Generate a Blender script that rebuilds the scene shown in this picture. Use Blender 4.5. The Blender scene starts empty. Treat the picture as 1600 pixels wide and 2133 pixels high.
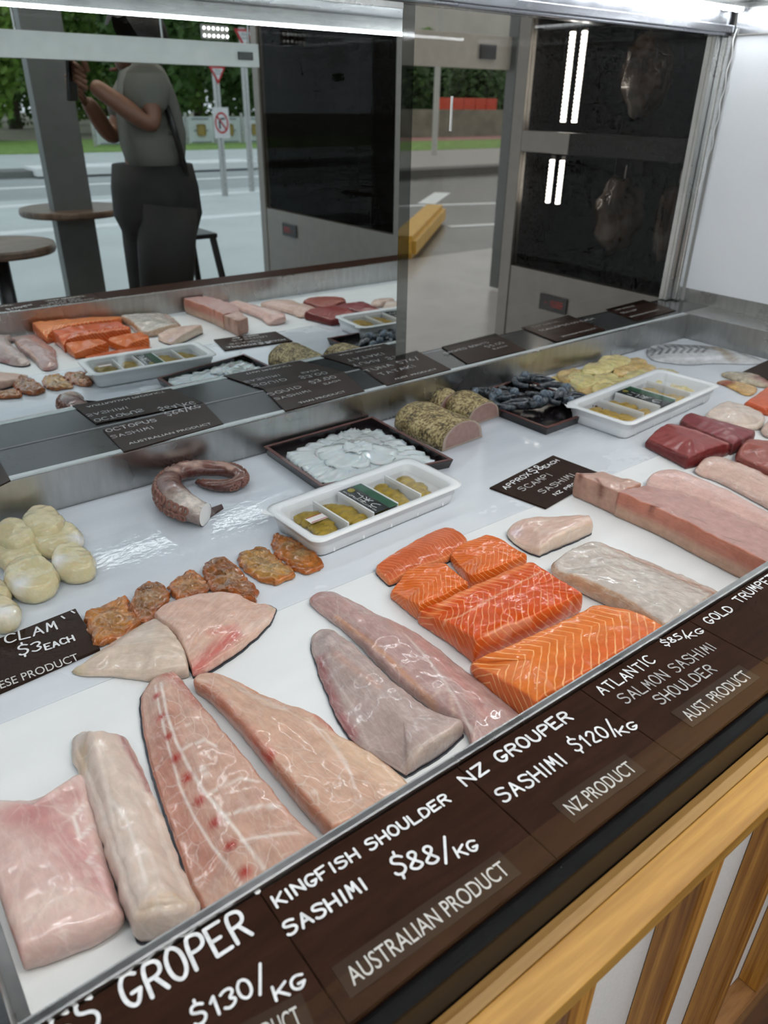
import bpy, bmesh, math, random
from mathutils import Vector, Matrix, noise
random.seed(7)
scene = bpy.context.scene
COL = scene.collection

# ------------------------------------------------------------------ camera
F_PX = 1560.604                      # focal length in pixels of the 1600 x 2133 frame
def _axis(v): return Vector(v).normalized()
AX = _axis((2296.0, -821.5, F_PX))   # world X seen in camera coordinates (x right, y down, z forward)
AZ = -_axis((-43.0, 2844.5, F_PX))
AY = AZ.cross(AX).normalized()
CAM = Vector((0.0, 0.0, 0.55))       # lens 55 cm above the white boards
def ray(px, py):
    c = Vector((px - 800.0, py - 1066.5, F_PX))
    return Vector((AX.dot(c), AY.dot(c), AZ.dot(c)))
def OZ(px, py, z=0.0):
    d = ray(px, py); return CAM + d * ((z - CAM.z) / d.z)
def OY(px, py, y):
    d = ray(px, py); return CAM + d * (y / d.y)
MIRROR_Y = 1.215
def MV(px, py, yv):
    p = OY(px, py, yv); return Vector((p.x, 2 * MIRROR_Y - p.y, p.z))

cam_data = bpy.data.cameras.new('camera')
cam_data.sensor_fit = 'HORIZONTAL'; cam_data.sensor_width = 36.0
cam_data.lens = F_PX / 1600.0 * 36.0
cam_data.clip_start = 0.01; cam_data.clip_end = 300
cam_data.dof.use_dof = True; cam_data.dof.focus_distance = 0.88; cam_data.dof.aperture_fstop = 10.0
cam = bpy.data.objects.new('camera', cam_data); COL.objects.link(cam)
right = Vector((AX.x, AY.x, AZ.x)); up = -Vector((AX.y, AY.y, AZ.y)); back = -Vector((AX.z, AY.z, AZ.z))
m = Matrix((right, up, back)).transposed().to_4x4(); m.translation = CAM
cam.matrix_world = m
scene.camera = cam

# ------------------------------------------------------------------ world and lights
world = bpy.data.worlds.new('overcast'); scene.world = world; world.use_nodes = True
bg = world.node_tree.nodes['Background']; bg.inputs[0].default_value = (0.86, 0.93, 1.0, 1); bg.inputs[1].default_value = 1.15
def area(name, loc, size, energy, color, rot=(0, 0, 0)):
    l = bpy.data.lights.new(name, 'AREA'); l.shape = 'RECTANGLE'; l.size, l.size_y = size
    l.energy = energy; l.color = color
    o = bpy.data.objects.new(name, l); COL.objects.link(o); o.location = loc; o.rotation_euler = rot
    return o
area('shop_ceiling_lamp', (0.8, -0.7, 1.86), (1.6, 0.3), 21, (1.0, 0.92, 0.82))  # added fill from above, brightens the counter and battens
area('shop_ceiling_lamp', (2.6, -0.7, 1.86), (1.6, 0.3), 16, (1.0, 0.92, 0.82))  # second added fill, further right
LED_POWER = 43.0
scene.view_settings.view_transform = 'Standard'; scene.view_settings.look = 'None'
scene.view_settings.exposure = 0.0; scene.view_settings.gamma = 1.0
scene.view_settings.use_curve_mapping = False
try:
    scene.cycles.use_denoising = True
    scene.cycles.max_bounces = 7; scene.cycles.transparent_max_bounces = 14; scene.cycles.diffuse_bounces = 2; scene.cycles.glossy_bounces = 4
    scene.cycles.blur_glossy = 0.3; scene.cycles.use_adaptive_sampling = True; scene.cycles.adaptive_threshold = 0.05; scene.cycles.adaptive_min_samples = 14
    scene.cycles.caustics_reflective = True; scene.cycles.sample_clamp_indirect = 6.0
except Exception:
    pass

# ------------------------------------------------------------------ helpers: tagging
def tag(o, label=None, cat=None, group=None, kind=None):
    if label: o['label'] = label
    if cat: o['category'] = cat
    if group: o['group'] = group
    if kind: o['kind'] = kind
    return o
def empty(name, loc=(0, 0, 0), rz=0.0, label=None, cat=None, group=None):
    o = bpy.data.objects.new(name, None); COL.objects.link(o); o.empty_display_size = 0.02
    o.location = loc; o.rotation_euler = (0, 0, rz)
    return tag(o, label, cat, group)
def link(name, mesh, mat=None, parent=None, smooth=False):
    o = bpy.data.objects.new(name, mesh); COL.objects.link(o)
    if mat is not None and not mesh.materials: mesh.materials.append(mat)
    if smooth:
        for p in mesh.polygons: p.use_smooth = True
    if parent is not None:
        o.parent = parent
        o.matrix_parent_inverse = (Matrix.Translation(parent.location) @ parent.rotation_euler.to_matrix().to_4x4()).inverted()
    return o

# ------------------------------------------------------------------ helpers: materials
def mat_new(name):
    m = bpy.data.materials.new(name); m.use_nodes = True
    nt = m.node_tree; b = nt.nodes['Principled BSDF']
    return m, nt, b
def N(nt, typ, **kw):
    n = nt.nodes.new(typ)
    for k, v in kw.items(): setattr(n, k, v)
    return n
def noise_fac(nt, scale, detail=3, mapping=None, distortion=0.0):
    tc = N(nt, 'ShaderNodeTexCoord'); n = N(nt, 'ShaderNodeTexNoise')
    n.inputs['Scale'].default_value = scale; n.inputs['Detail'].default_value = detail
    n.inputs['Distortion'].default_value = distortion
    if mapping:
        mp = N(nt, 'ShaderNodeMapping'); mp.inputs['Scale'].default_value = mapping
        nt.links.new(tc.outputs['Object'], mp.inputs[0]); nt.links.new(mp.outputs[0], n.inputs[0])
    else:
        nt.links.new(tc.outputs['Object'], n.inputs[0])
    return n
def ramp(nt, src, stops):
    r = N(nt, 'ShaderNodeValToRGB'); e = r.color_ramp.elements
    e[0].position, e[0].color = stops[0][0], (*stops[0][1], 1)
    e[1].position, e[1].color = stops[-1][0], (*stops[-1][1], 1)
    for p, c in stops[1:-1]:
        x = e.new(p); x.color = (*c, 1)
    nt.links.new(src, r.inputs[0]); return r
def plain(name, color, rough=0.5, metal=0.0, spec=0.5, noise_amt=0.06, scale=20, bump=0.0, bscale=200, mapping=None, coat=0.0, emit=None):
    m, nt, b = mat_new(name)
    n = noise_fac(nt, scale, 4, mapping)
    lo = tuple(max(0, c * (1 - noise_amt)) for c in color); hi = tuple(min(1, c * (1 + noise_amt)) for c in color)
    r = ramp(nt, n.outputs[0], [(0.3, lo), (0.7, hi)])
    nt.links.new(r.outputs[0], b.inputs['Base Color'])
    b.inputs['Roughness'].default_value = rough; b.inputs['Metallic'].default_value = metal
    b.inputs['Specular IOR Level'].default_value = spec; b.inputs['Coat Weight'].default_value = coat
    if bump:
        nb = noise_fac(nt, bscale, 3, mapping); bp = N(nt, 'ShaderNodeBump')
        bp.inputs['Strength'].default_value = bump; bp.inputs['Distance'].default_value = 0.002
        nt.links.new(nb.outputs[0], bp.inputs['Height']); nt.links.new(bp.outputs[0], b.inputs['Normal'])
    if emit:
        b.inputs['Emission Color'].default_value = (*color, 1); b.inputs['Emission Strength'].default_value = emit
    return m
def glassy(name, tint, ior=1.45, rough=0.0):
    m = bpy.data.materials.new(name); m.use_nodes = True; nt = m.node_tree
    nt.nodes.remove(nt.nodes['Principled BSDF']); out = nt.nodes['Material Output']
    t = N(nt, 'ShaderNodeBsdfTransparent'); t.inputs[0].default_value = (*tint, 1)
    g = N(nt, 'ShaderNodeBsdfGlossy'); g.inputs['Roughness'].default_value = rough
    f = N(nt, 'ShaderNodeFresnel'); f.inputs[0].default_value = ior
    mx = N(nt, 'ShaderNodeMixShader')
    ge = N(nt, 'ShaderNodeNewGeometry'); iv = N(nt, 'ShaderNodeMath', operation='SUBTRACT'); iv.inputs[0].default_value = 1.0
    mu = N(nt, 'ShaderNodeMath', operation='MULTIPLY')          # only the outer face of a pane mirrors; the inner face lets light out
    nt.links.new(ge.outputs['Backfacing'], iv.inputs[1]); nt.links.new(f.outputs[0], mu.inputs[0]); nt.links.new(iv.outputs[0], mu.inputs[1])
    nt.links.new(mu.outputs[0], mx.inputs[0]); nt.links.new(t.outputs[0], mx.inputs[1]); nt.links.new(g.outputs[0], mx.inputs[2])
    nt.links.new(mx.outputs[0], out.inputs[0])
    return m
def wood(name, dark, light, along=(1, 12, 12), rough=0.45, scale=6.0, coat=0.1):
    m, nt, b = mat_new(name)
    n = noise_fac(nt, scale, 5, along, 0.6)
    n2 = noise_fac(nt, scale * 6, 3, along, 0.2)
    mx = N(nt, 'ShaderNodeMath', operation='MULTIPLY_ADD'); mx.inputs[1].default_value = 0.3
    nt.links.new(n2.outputs[0], mx.inputs[0]); nt.links.new(n.outputs[0], mx.inputs[2])
    r = ramp(nt, mx.outputs[0], [(0.45, dark), (0.65, tuple((a + c) / 2 for a, c in zip(dark, light))), (0.8, light)])
    nt.links.new(r.outputs[0], b.inputs['Base Color'])
    b.inputs['Roughness'].default_value = rough; b.inputs['Coat Weight'].default_value = coat
    return m

def fish(name, streak='fiber', amt=0.25, line=(0.9, 0.8, 0.75), rough=0.3, sss=0.2, coat=0.35, fx=25, fy=260, freq=700, chev=0.8, y0=0.0, zc=0.0,
         mottle=0.14, bump=0.25, wob=0.0, ms=70, vein=0.0, vs=38, dist=1.2):
    """flesh: colour from the mesh's own colour attribute, plus muscle fibres along the piece"""
    m, nt, b = mat_new(name)
    L = nt.links.new
    at = N(nt, 'ShaderNodeAttribute', attribute_name='Col')
    n = noise_fac(nt, ms, 6); n.inputs['Roughness'].default_value = 0.68
    r = ramp(nt, n.outputs[0], [(0.32, (1 - mottle * 1.3,) * 3), (0.68, (1 + mottle * 0.7,) * 3)])
    mu = N(nt, 'ShaderNodeMix', data_type='RGBA', blend_type='MULTIPLY'); mu.inputs[0].default_value = 1.0
    L(at.outputs['Color'], mu.inputs[6]); L(r.outputs[0], mu.inputs[7])
    tc = N(nt, 'ShaderNodeTexCoord')
    if streak == 'chevron':
        sp = N(nt, 'ShaderNodeSeparateXYZ'); L(tc.outputs['Object'], sp.inputs[0])
        sy = N(nt, 'ShaderNodeMath', operation='SUBTRACT'); sy.inputs[1].default_value = y0; L(sp.outputs[1], sy.inputs[0])
        ab = N(nt, 'ShaderNodeMath', operation='ABSOLUTE'); L(sy.outputs[0], ab.inputs[0])
        a1 = N(nt, 'ShaderNodeMath', operation='MULTIPLY_ADD'); a1.inputs[1].default_value = chev
        L(ab.outputs[0], a1.inputs[0]); L(sp.outputs[0], a1.inputs[2])
        a2 = N(nt, 'ShaderNodeMath', operation='MULTIPLY_ADD'); a2.inputs[1].default_value = zc
        L(sp.outputs[2], a2.inputs[0]); L(a1.outputs[0], a2.inputs[2])
        nw = noise_fac(nt, 28, 2)
        a3 = N(nt, 'ShaderNodeMath', operation='MULTIPLY_ADD'); a3.inputs[1].default_value = 0.012 + wob
        L(nw.outputs[0], a3.inputs[0]); L(a2.outputs[0], a3.inputs[2])
        ph = N(nt, 'ShaderNodeMath', operation='MULTIPLY'); ph.inputs[1].default_value = freq; L(a3.outputs[0], ph.inputs[0])
        si = N(nt, 'ShaderNodeMath', operation='SINE'); L(ph.outputs[0], si.inputs[0])
        rr = ramp(nt, si.outputs[0], [(0.72, (0, 0, 0)), (0.97, (amt,) * 3)])
        nm = noise_fac(nt, 40, 2); rm = ramp(nt, nm.outputs[0], [(0.3, (0.25,) * 3), (0.6, (1, 1, 1))])
        fm = N(nt, 'ShaderNodeMath', operation='MULTIPLY'); L(rr.outputs[0], fm.inputs[0]); L(rm.outputs[0], fm.inputs[1])
        fac = fm.outputs[0]
    else:
        ns = noise_fac(nt, 1.0, 4, (fx, fy, fy), dist)
        ns.inputs['Roughness'].default_value = 0.7
        rr = ramp(nt, ns.outputs[0], [(0.47, (0, 0, 0)), (0.66, (amt,) * 3)])
        fac = rr.outputs[0]
    mx = N(nt, 'ShaderNodeMix', data_type='RGBA'); L(fac, mx.inputs[0]); L(mu.outputs[2], mx.inputs[6])
    mx.inputs[7].default_value = (*line, 1)
    colout = mx.outputs[2]
    if vein:
        nd = noise_fac(nt, 30, 3); sc_ = N(nt, 'ShaderNodeVectorMath', operation='SCALE'); sc_.inputs['Scale'].default_value = 0.022; L(nd.outputs['Color'], sc_.inputs[0])
        av = N(nt, 'ShaderNodeVectorMath', operation='ADD'); L(tc.outputs['Object'], av.inputs[0]); L(sc_.outputs[0], av.inputs[1])
        mp = N(nt, 'ShaderNodeMapping'); mp.inputs['Scale'].default_value = (0.8, 1.3, 1.0); L(av.outputs[0], mp.inputs[0])
        vo = N(nt, 'ShaderNodeTexVoronoi', feature='DISTANCE_TO_EDGE'); vo.inputs['Scale'].default_value = vs; L(mp.outputs[0], vo.inputs['Vector'])
        rv = ramp(nt, vo.outputs['Distance'], [(0.0, (vein,) * 3), (0.035, (0, 0, 0))])
        nm2 = noise_fac(nt, 22, 2); rm2 = ramp(nt, nm2.outputs[0], [(0.42, (0, 0, 0)), (0.62, (1, 1, 1))])
        fm2 = N(nt, 'ShaderNodeMath', operation='MULTIPLY'); L(rv.outputs[0], fm2.inputs[0]); L(rm2.outputs[0], fm2.inputs[1])
        mv = N(nt, 'ShaderNodeMix', data_type='RGBA'); L(fm2.outputs[0], mv.inputs[0]); L(colout, mv.inputs[6]); mv.inputs[7].default_value = (0.88, 0.83, 0.79, 1); colout = mv.outputs[2]
    L(colout, b.inputs['Base Color'])
    nb = noise_fac(nt, 260, 3, (0.45, 1, 1))
    ad = N(nt, 'ShaderNodeMath', operation='MULTIPLY_ADD'); ad.inputs[1].default_value = 0.5
    L(fac, ad.inputs[0]); L(nb.outputs[0], ad.inputs[2])
    bp = N(nt, 'ShaderNodeBump'); bp.inputs['Strength'].default_value = bump; bp.inputs['Distance'].default_value = 0.0015
    L(ad.outputs[0], bp.inputs['Height']); L(bp.outputs[0], b.inputs['Normal'])
    b.inputs['Roughness'].default_value = rough
    b.inputs['Subsurface Weight'].default_value = sss; b.inputs['Subsurface Scale'].default_value = 0.006
    b.inputs['Subsurface Radius'].default_value = (1.0, 0.45, 0.3)
    b.inputs['Coat Weight'].default_value = min(1.0, coat * 1.3); b.inputs['Coat Roughness'].default_value = 0.06; b.inputs['Specular IOR Level'].default_value = 0.2
    nc = noise_fac(nt, 55, 2, (0.5, 1, 1)); bc = N(nt, 'ShaderNodeBump'); bc.inputs['Strength'].default_value = min(1.0, 0.3 + bump); bc.inputs['Distance'].default_value = 0.0017
    L(nc.outputs[0], bc.inputs['Height']); L(bc.outputs[0], b.inputs['Coat Normal'])
    return m

# palette
M = {}
M['board'] = None
def board_material(wet):
    m, nt, b = mat_new('wet_white_board' if wet else 'dry_white_board')
    n = noise_fac(nt, 6, 4, (1, 4, 1)); r = ramp(nt, n.outputs[0], [(0.3, (0.62, 0.66, 0.71) if wet else (0.73, 0.75, 0.76)), (0.7, (0.70, 0.735, 0.78) if wet else (0.79, 0.81, 0.82))])
    nt.links.new(r.outputs[0], b.inputs['Base Color'])
    nf = noise_fac(nt, 5, 5, (1, 1.6, 1)); rf = ramp(nt, nf.outputs[0], [(0.56, (0.03 if wet else 0.34,) * 3), (0.63, (0.3 if wet else 0.42,) * 3)])
    nt.links.new(rf.outputs[0], b.inputs['Roughness'])
    nb = noise_fac(nt, 90 if wet else 120, 3, (0.6, 1, 1)); bp = N(nt, 'ShaderNodeBump')
    bp.inputs['Strength'].default_value = 0.2 if wet else 0.12; bp.inputs['Distance'].default_value = 0.0018 if not wet else 0.0009
    nt.links.new(nb.outputs[0], bp.inputs['Height']); nt.links.new(bp.outputs[0], b.inputs['Normal'])
    return m
M['board'] = board_material(False); M['board_wet'] = board_material(True)
def steel_material(name, base=(0.46, 0.46, 0.45), rough=0.32, mapping=(14, 14, 3)):
    m, nt, b = mat_new(name)
    n = noise_fac(nt, 6, 4, mapping); r = ramp(nt, n.outputs[0], [(0.3, tuple(c * 0.88 for c in base)), (0.7, tuple(min(1, c * 1.06) for c in base))])
    nt.links.new(r.outputs[0], b.inputs['Base Color'])
    n2 = noise_fac(nt, 8, 4); r2 = ramp(nt, n2.outputs[0], [(0.35, (rough * 0.75,) * 3), (0.7, (rough * 1.35,) * 3)])
    nt.links.new(r2.outputs[0], b.inputs['Roughness'])
    b.inputs['Metallic'].default_value = 1.0
    nb = noise_fac(nt, 420, 2); bp = N(nt, 'ShaderNodeBump'); bp.inputs['Strength'].default_value = 0.03; bp.inputs['Distance'].default_value = 0.001
    nt.links.new(nb.outputs[0], bp.inputs['Height']); nt.links.new(bp.outputs[0], b.inputs['Normal'])
    return m
M['steel'] = steel_material('brushed_steel')
M['steel_bright'] = steel_material('polished_steel', (0.8, 0.8, 0.79), 0.2, (2, 40, 40))
M['dark_steel'] = steel_material('dark_header_steel', (0.26, 0.265, 0.29), 0.28, (2, 40, 40))
M['ledge'] = plain('smoky_ledge_glass', (0.045, 0.047, 0.047), 0.16, 0.0, 0.35, 0.1, 12)
M['ledge_strip'] = plain('frosted_ledge_strip', (0.55, 0.60, 0.60), 0.35)
M['white_panel'] = plain('white_laminate', (0.86, 0.88, 0.91), 0.35, noise_amt=0.02, scale=3)
M['black_rubber'] = plain('black_rubber', (0.004, 0.004, 0.0045), 0.3, spec=0.16)
M['brown_card'] = plain('brown_card', (0.030, 0.012, 0.007), 0.5, noise_amt=0.25, scale=14, spec=0.06, mapping=(1, 8, 1))
M['brown_card2'] = plain('brown_sign_plastic', (0.026, 0.013, 0.009), 0.35, noise_amt=0.2, scale=25, spec=0.1, bump=0.1, bscale=500)
M['ink'] = plain('white_marker_ink', (0.80, 0.81, 0.83), 0.5, noise_amt=0.15, scale=160)
M['ink_dim'] = plain('worn_marker_ink', (0.47, 0.46, 0.46), 0.55, noise_amt=0.35, scale=220)
M['print'] = plain('white_label_print', (0.62, 0.61, 0.59), 0.5, noise_amt=0.05)
M['label_tape'] = plain('clear_label_tape', (0.036, 0.02, 0.012), 0.45, spec=0.15)
M['pine_top'] = wood('pine_top_plank', (0.38, 0.18, 0.03), (0.66, 0.36, 0.075), (0.5, 9, 9), 0.4, 5)
M['pine_batten'] = wood('pine_batten', (0.25, 0.085, 0.010), (0.62, 0.29, 0.05), (30, 30, 0.7), 0.45, 4)
M['white_wall'] = plain('white_painted_panel', (0.80, 0.77, 0.74), 0.7, noise_amt=0.04, scale=300)
M['white_plastic'] = plain('white_tray_plastic', (0.84, 0.855, 0.865), 0.28, noise_amt=0.02, spec=0.5)
M['clear'] = glassy('clear_film', (0.97, 0.97, 0.97), 1.35, 0.04)
M['lacquer'] = plain('black_lacquer', (0.012, 0.009, 0.010), 0.18, spec=0.6)
M['lacquer_red'] = plain('red_lacquer_rim', (0.10, 0.028, 0.022), 0.3)
M['skin_dark'] = plain('dark_fish_skin', (0.02, 0.024, 0.035), 0.3, noise_amt=0.5, scale=200)
M['led'] = None
def emit(name, color, strength):
    m = bpy.data.materials.new(name); m.use_nodes = True; nt = m.node_tree
    nt.nodes.remove(nt.nodes['Principled BSDF']); e = N(nt, 'ShaderNodeEmission')
    e.inputs[0].default_value = (*color, 1); e.inputs[1].default_value = strength
    nt.links.new(e.outputs[0], nt.nodes['Material Output'].inputs[0]); return m
M['led'] = emit('cool_led', (0.93, 0.97, 1.0), LED_POWER)
M['led_soft'] = emit('cool_led_tube', (0.95, 0.98, 1.0), 20.0)
M['led_bead'] = emit('cool_led_bead', (0.93, 0.97, 1.0), 31.0)
M['led_spot'] = emit('spot_bead', (1.0, 0.98, 0.95), 9.0)

# ------------------------------------------------------------------ helpers: meshes
def mesh_from(name, vs, fs):
    me = bpy.data.meshes.new(name); me.from_pydata([tuple(v) for v in vs], [], fs); me.update(); return me
def box_mesh(name, lo, hi, bev=0.0, seg=2):
    bm = bmesh.new(); bmesh.ops.create_cube(bm, size=1.0)
    lo = Vector(lo); hi = Vector(hi); c = (lo + hi) / 2; s = hi - lo
    for v in bm.verts: v.co = Vector((c.x + v.co.x * s.x, c.y + v.co.y * s.y, c.z + v.co.z * s.z))
    if bev > 0: bmesh.ops.bevel(bm, geom=list(bm.edges), offset=bev, segments=seg, affect='EDGES', profile=0.7)
    me = bpy.data.meshes.new(name); bm.to_mesh(me); bm.free(); return me
def box(name, lo, hi, mat, parent=None, bev=0.0, seg=2):
    return link(name, box_mesh(name, lo, hi, bev, seg), mat, parent)
def prism_mesh(name, poly, z0, z1, bev=0.0):
    """poly: list of (x, y) in order; a slab with optional bevel"""
    bm = bmesh.new(); n = len(poly)
    a = [bm.verts.new((p[0], p[1], z0)) for p in poly]; b = [bm.verts.new((p[0], p[1], z1)) for p in poly]
    bm.faces.new(a[::-1]); bm.faces.new(b)
    for i in range(n): bm.faces.new((a[i], a[(i + 1) % n], b[(i + 1) % n], b[i]))
    bmesh.ops.recalc_face_normals(bm, faces=bm.faces)
    if bev > 0: bmesh.ops.bevel(bm, geom=list(bm.edges), offset=bev, segments=2, affect='EDGES')
    me = bpy.data.meshes.new(name); bm.to_mesh(me); bm.free(); return me
def tube_mesh(name, pts, radii, seg=12, caps=True):
    pts = [Vector(p) for p in pts]; n = len(pts)
    if not hasattr(radii, '__len__'): radii = [radii] * n
    vs, fs = [], []; ref = Vector((0, 0, 1))
    for i in range(n):
        t = (pts[min(i + 1, n - 1)] - pts[max(i - 1, 0)]).normalized()
        r = ref if abs(t.dot(ref)) < 0.95 else Vector((1, 0, 0))
        u = t.cross(r).normalized(); v = u.cross(t).normalized()
        for k in range(seg):
            a = 2 * math.pi * k / seg
            vs.append(pts[i] + (u * math.cos(a) + v * math.sin(a)) * radii[i])
    for i in range(n - 1):
        for k in range(seg):
            k2 = (k + 1) % seg
            fs.append((i * seg + k, i * seg + k2, (i + 1) * seg + k2, (i + 1) * seg + k))
    if caps: fs.append(tuple(range(seg - 1, -1, -1))); fs.append(tuple((n - 1) * seg + k for k in range(seg)))
    return mesh_from(name, vs, fs)
def join_meshes(name, meshes):
    bm = bmesh.new()
    for me in meshes: bm.from_mesh(me)
    out = bpy.data.meshes.new(name); bm.to_mesh(out); bm.free()
    for me in meshes: bpy.data.meshes.remove(me)
    return out
def lathe_mesh(name, prof, seg=24, c=(0, 0, 0), rx=1.0, ry=1.0):
    vs, fs = [], []; n = len(prof)
    for r, z in prof:
        for k in range(seg):
            a = 2 * math.pi * k / seg; vs.append((c[0] + r * rx * math.cos(a), c[1] + r * ry * math.sin(a), c[2] + z))
    for i in range(n - 1):
        for k in range(seg):
            k2 = (k + 1) % seg; fs.append((i * seg + k, i * seg + k2, (i + 1) * seg + k2, (i + 1) * seg + k))
    fs.append(tuple(range(seg - 1, -1, -1))); fs.append(tuple((n - 1) * seg + k for k in range(seg)))
    return mesh_from(name, vs, fs)

def chaikin(pts, it=2, closed=True):
    for _ in range(it):
        out = []; n = len(pts)
        if not closed: out.append(pts[0])
        for i in range(n if closed else n - 1):
            a, b = pts[i], pts[(i + 1) % n]
            out.append(a.lerp(b, 0.25)); out.append(a.lerp(b, 0.75))
        if not closed: out.append(pts[-1])
        pts = out
    return pts
def resample(pts, n, closed=True):
    P = pts + [pts[0]] if closed else pts
    d = [0.0]
    for i in range(len(P) - 1): d.append(d[-1] + (P[i + 1] - P[i]).length)
    out = []; j = 0
    for k in range(n):
        s = d[-1] * k / (n if closed else n - 1)
        while j < len(d) - 2 and d[j + 1] < s: j += 1
        t = (s - d[j]) / max(1e-9, d[j + 1] - d[j]); out.append(P[j].lerp(P[j + 1], min(1, t)))
    return out
def seg_dist(p, a, b):
    ab = b - a; t = 0 if ab.length_squared < 1e-12 else max(0, min(1, (p - a).dot(ab) / ab.length_squared))
    return (p - (a + ab * t)).length
def smooth01(x):
    x = max(0.0, min(1.0, x)); return x * x * (3 - 2 * x)
Y_FRONT = 0.336; Y_BACK = 1.075; X_LEFT = -0.008; X_RIGHT = 1.855

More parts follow.
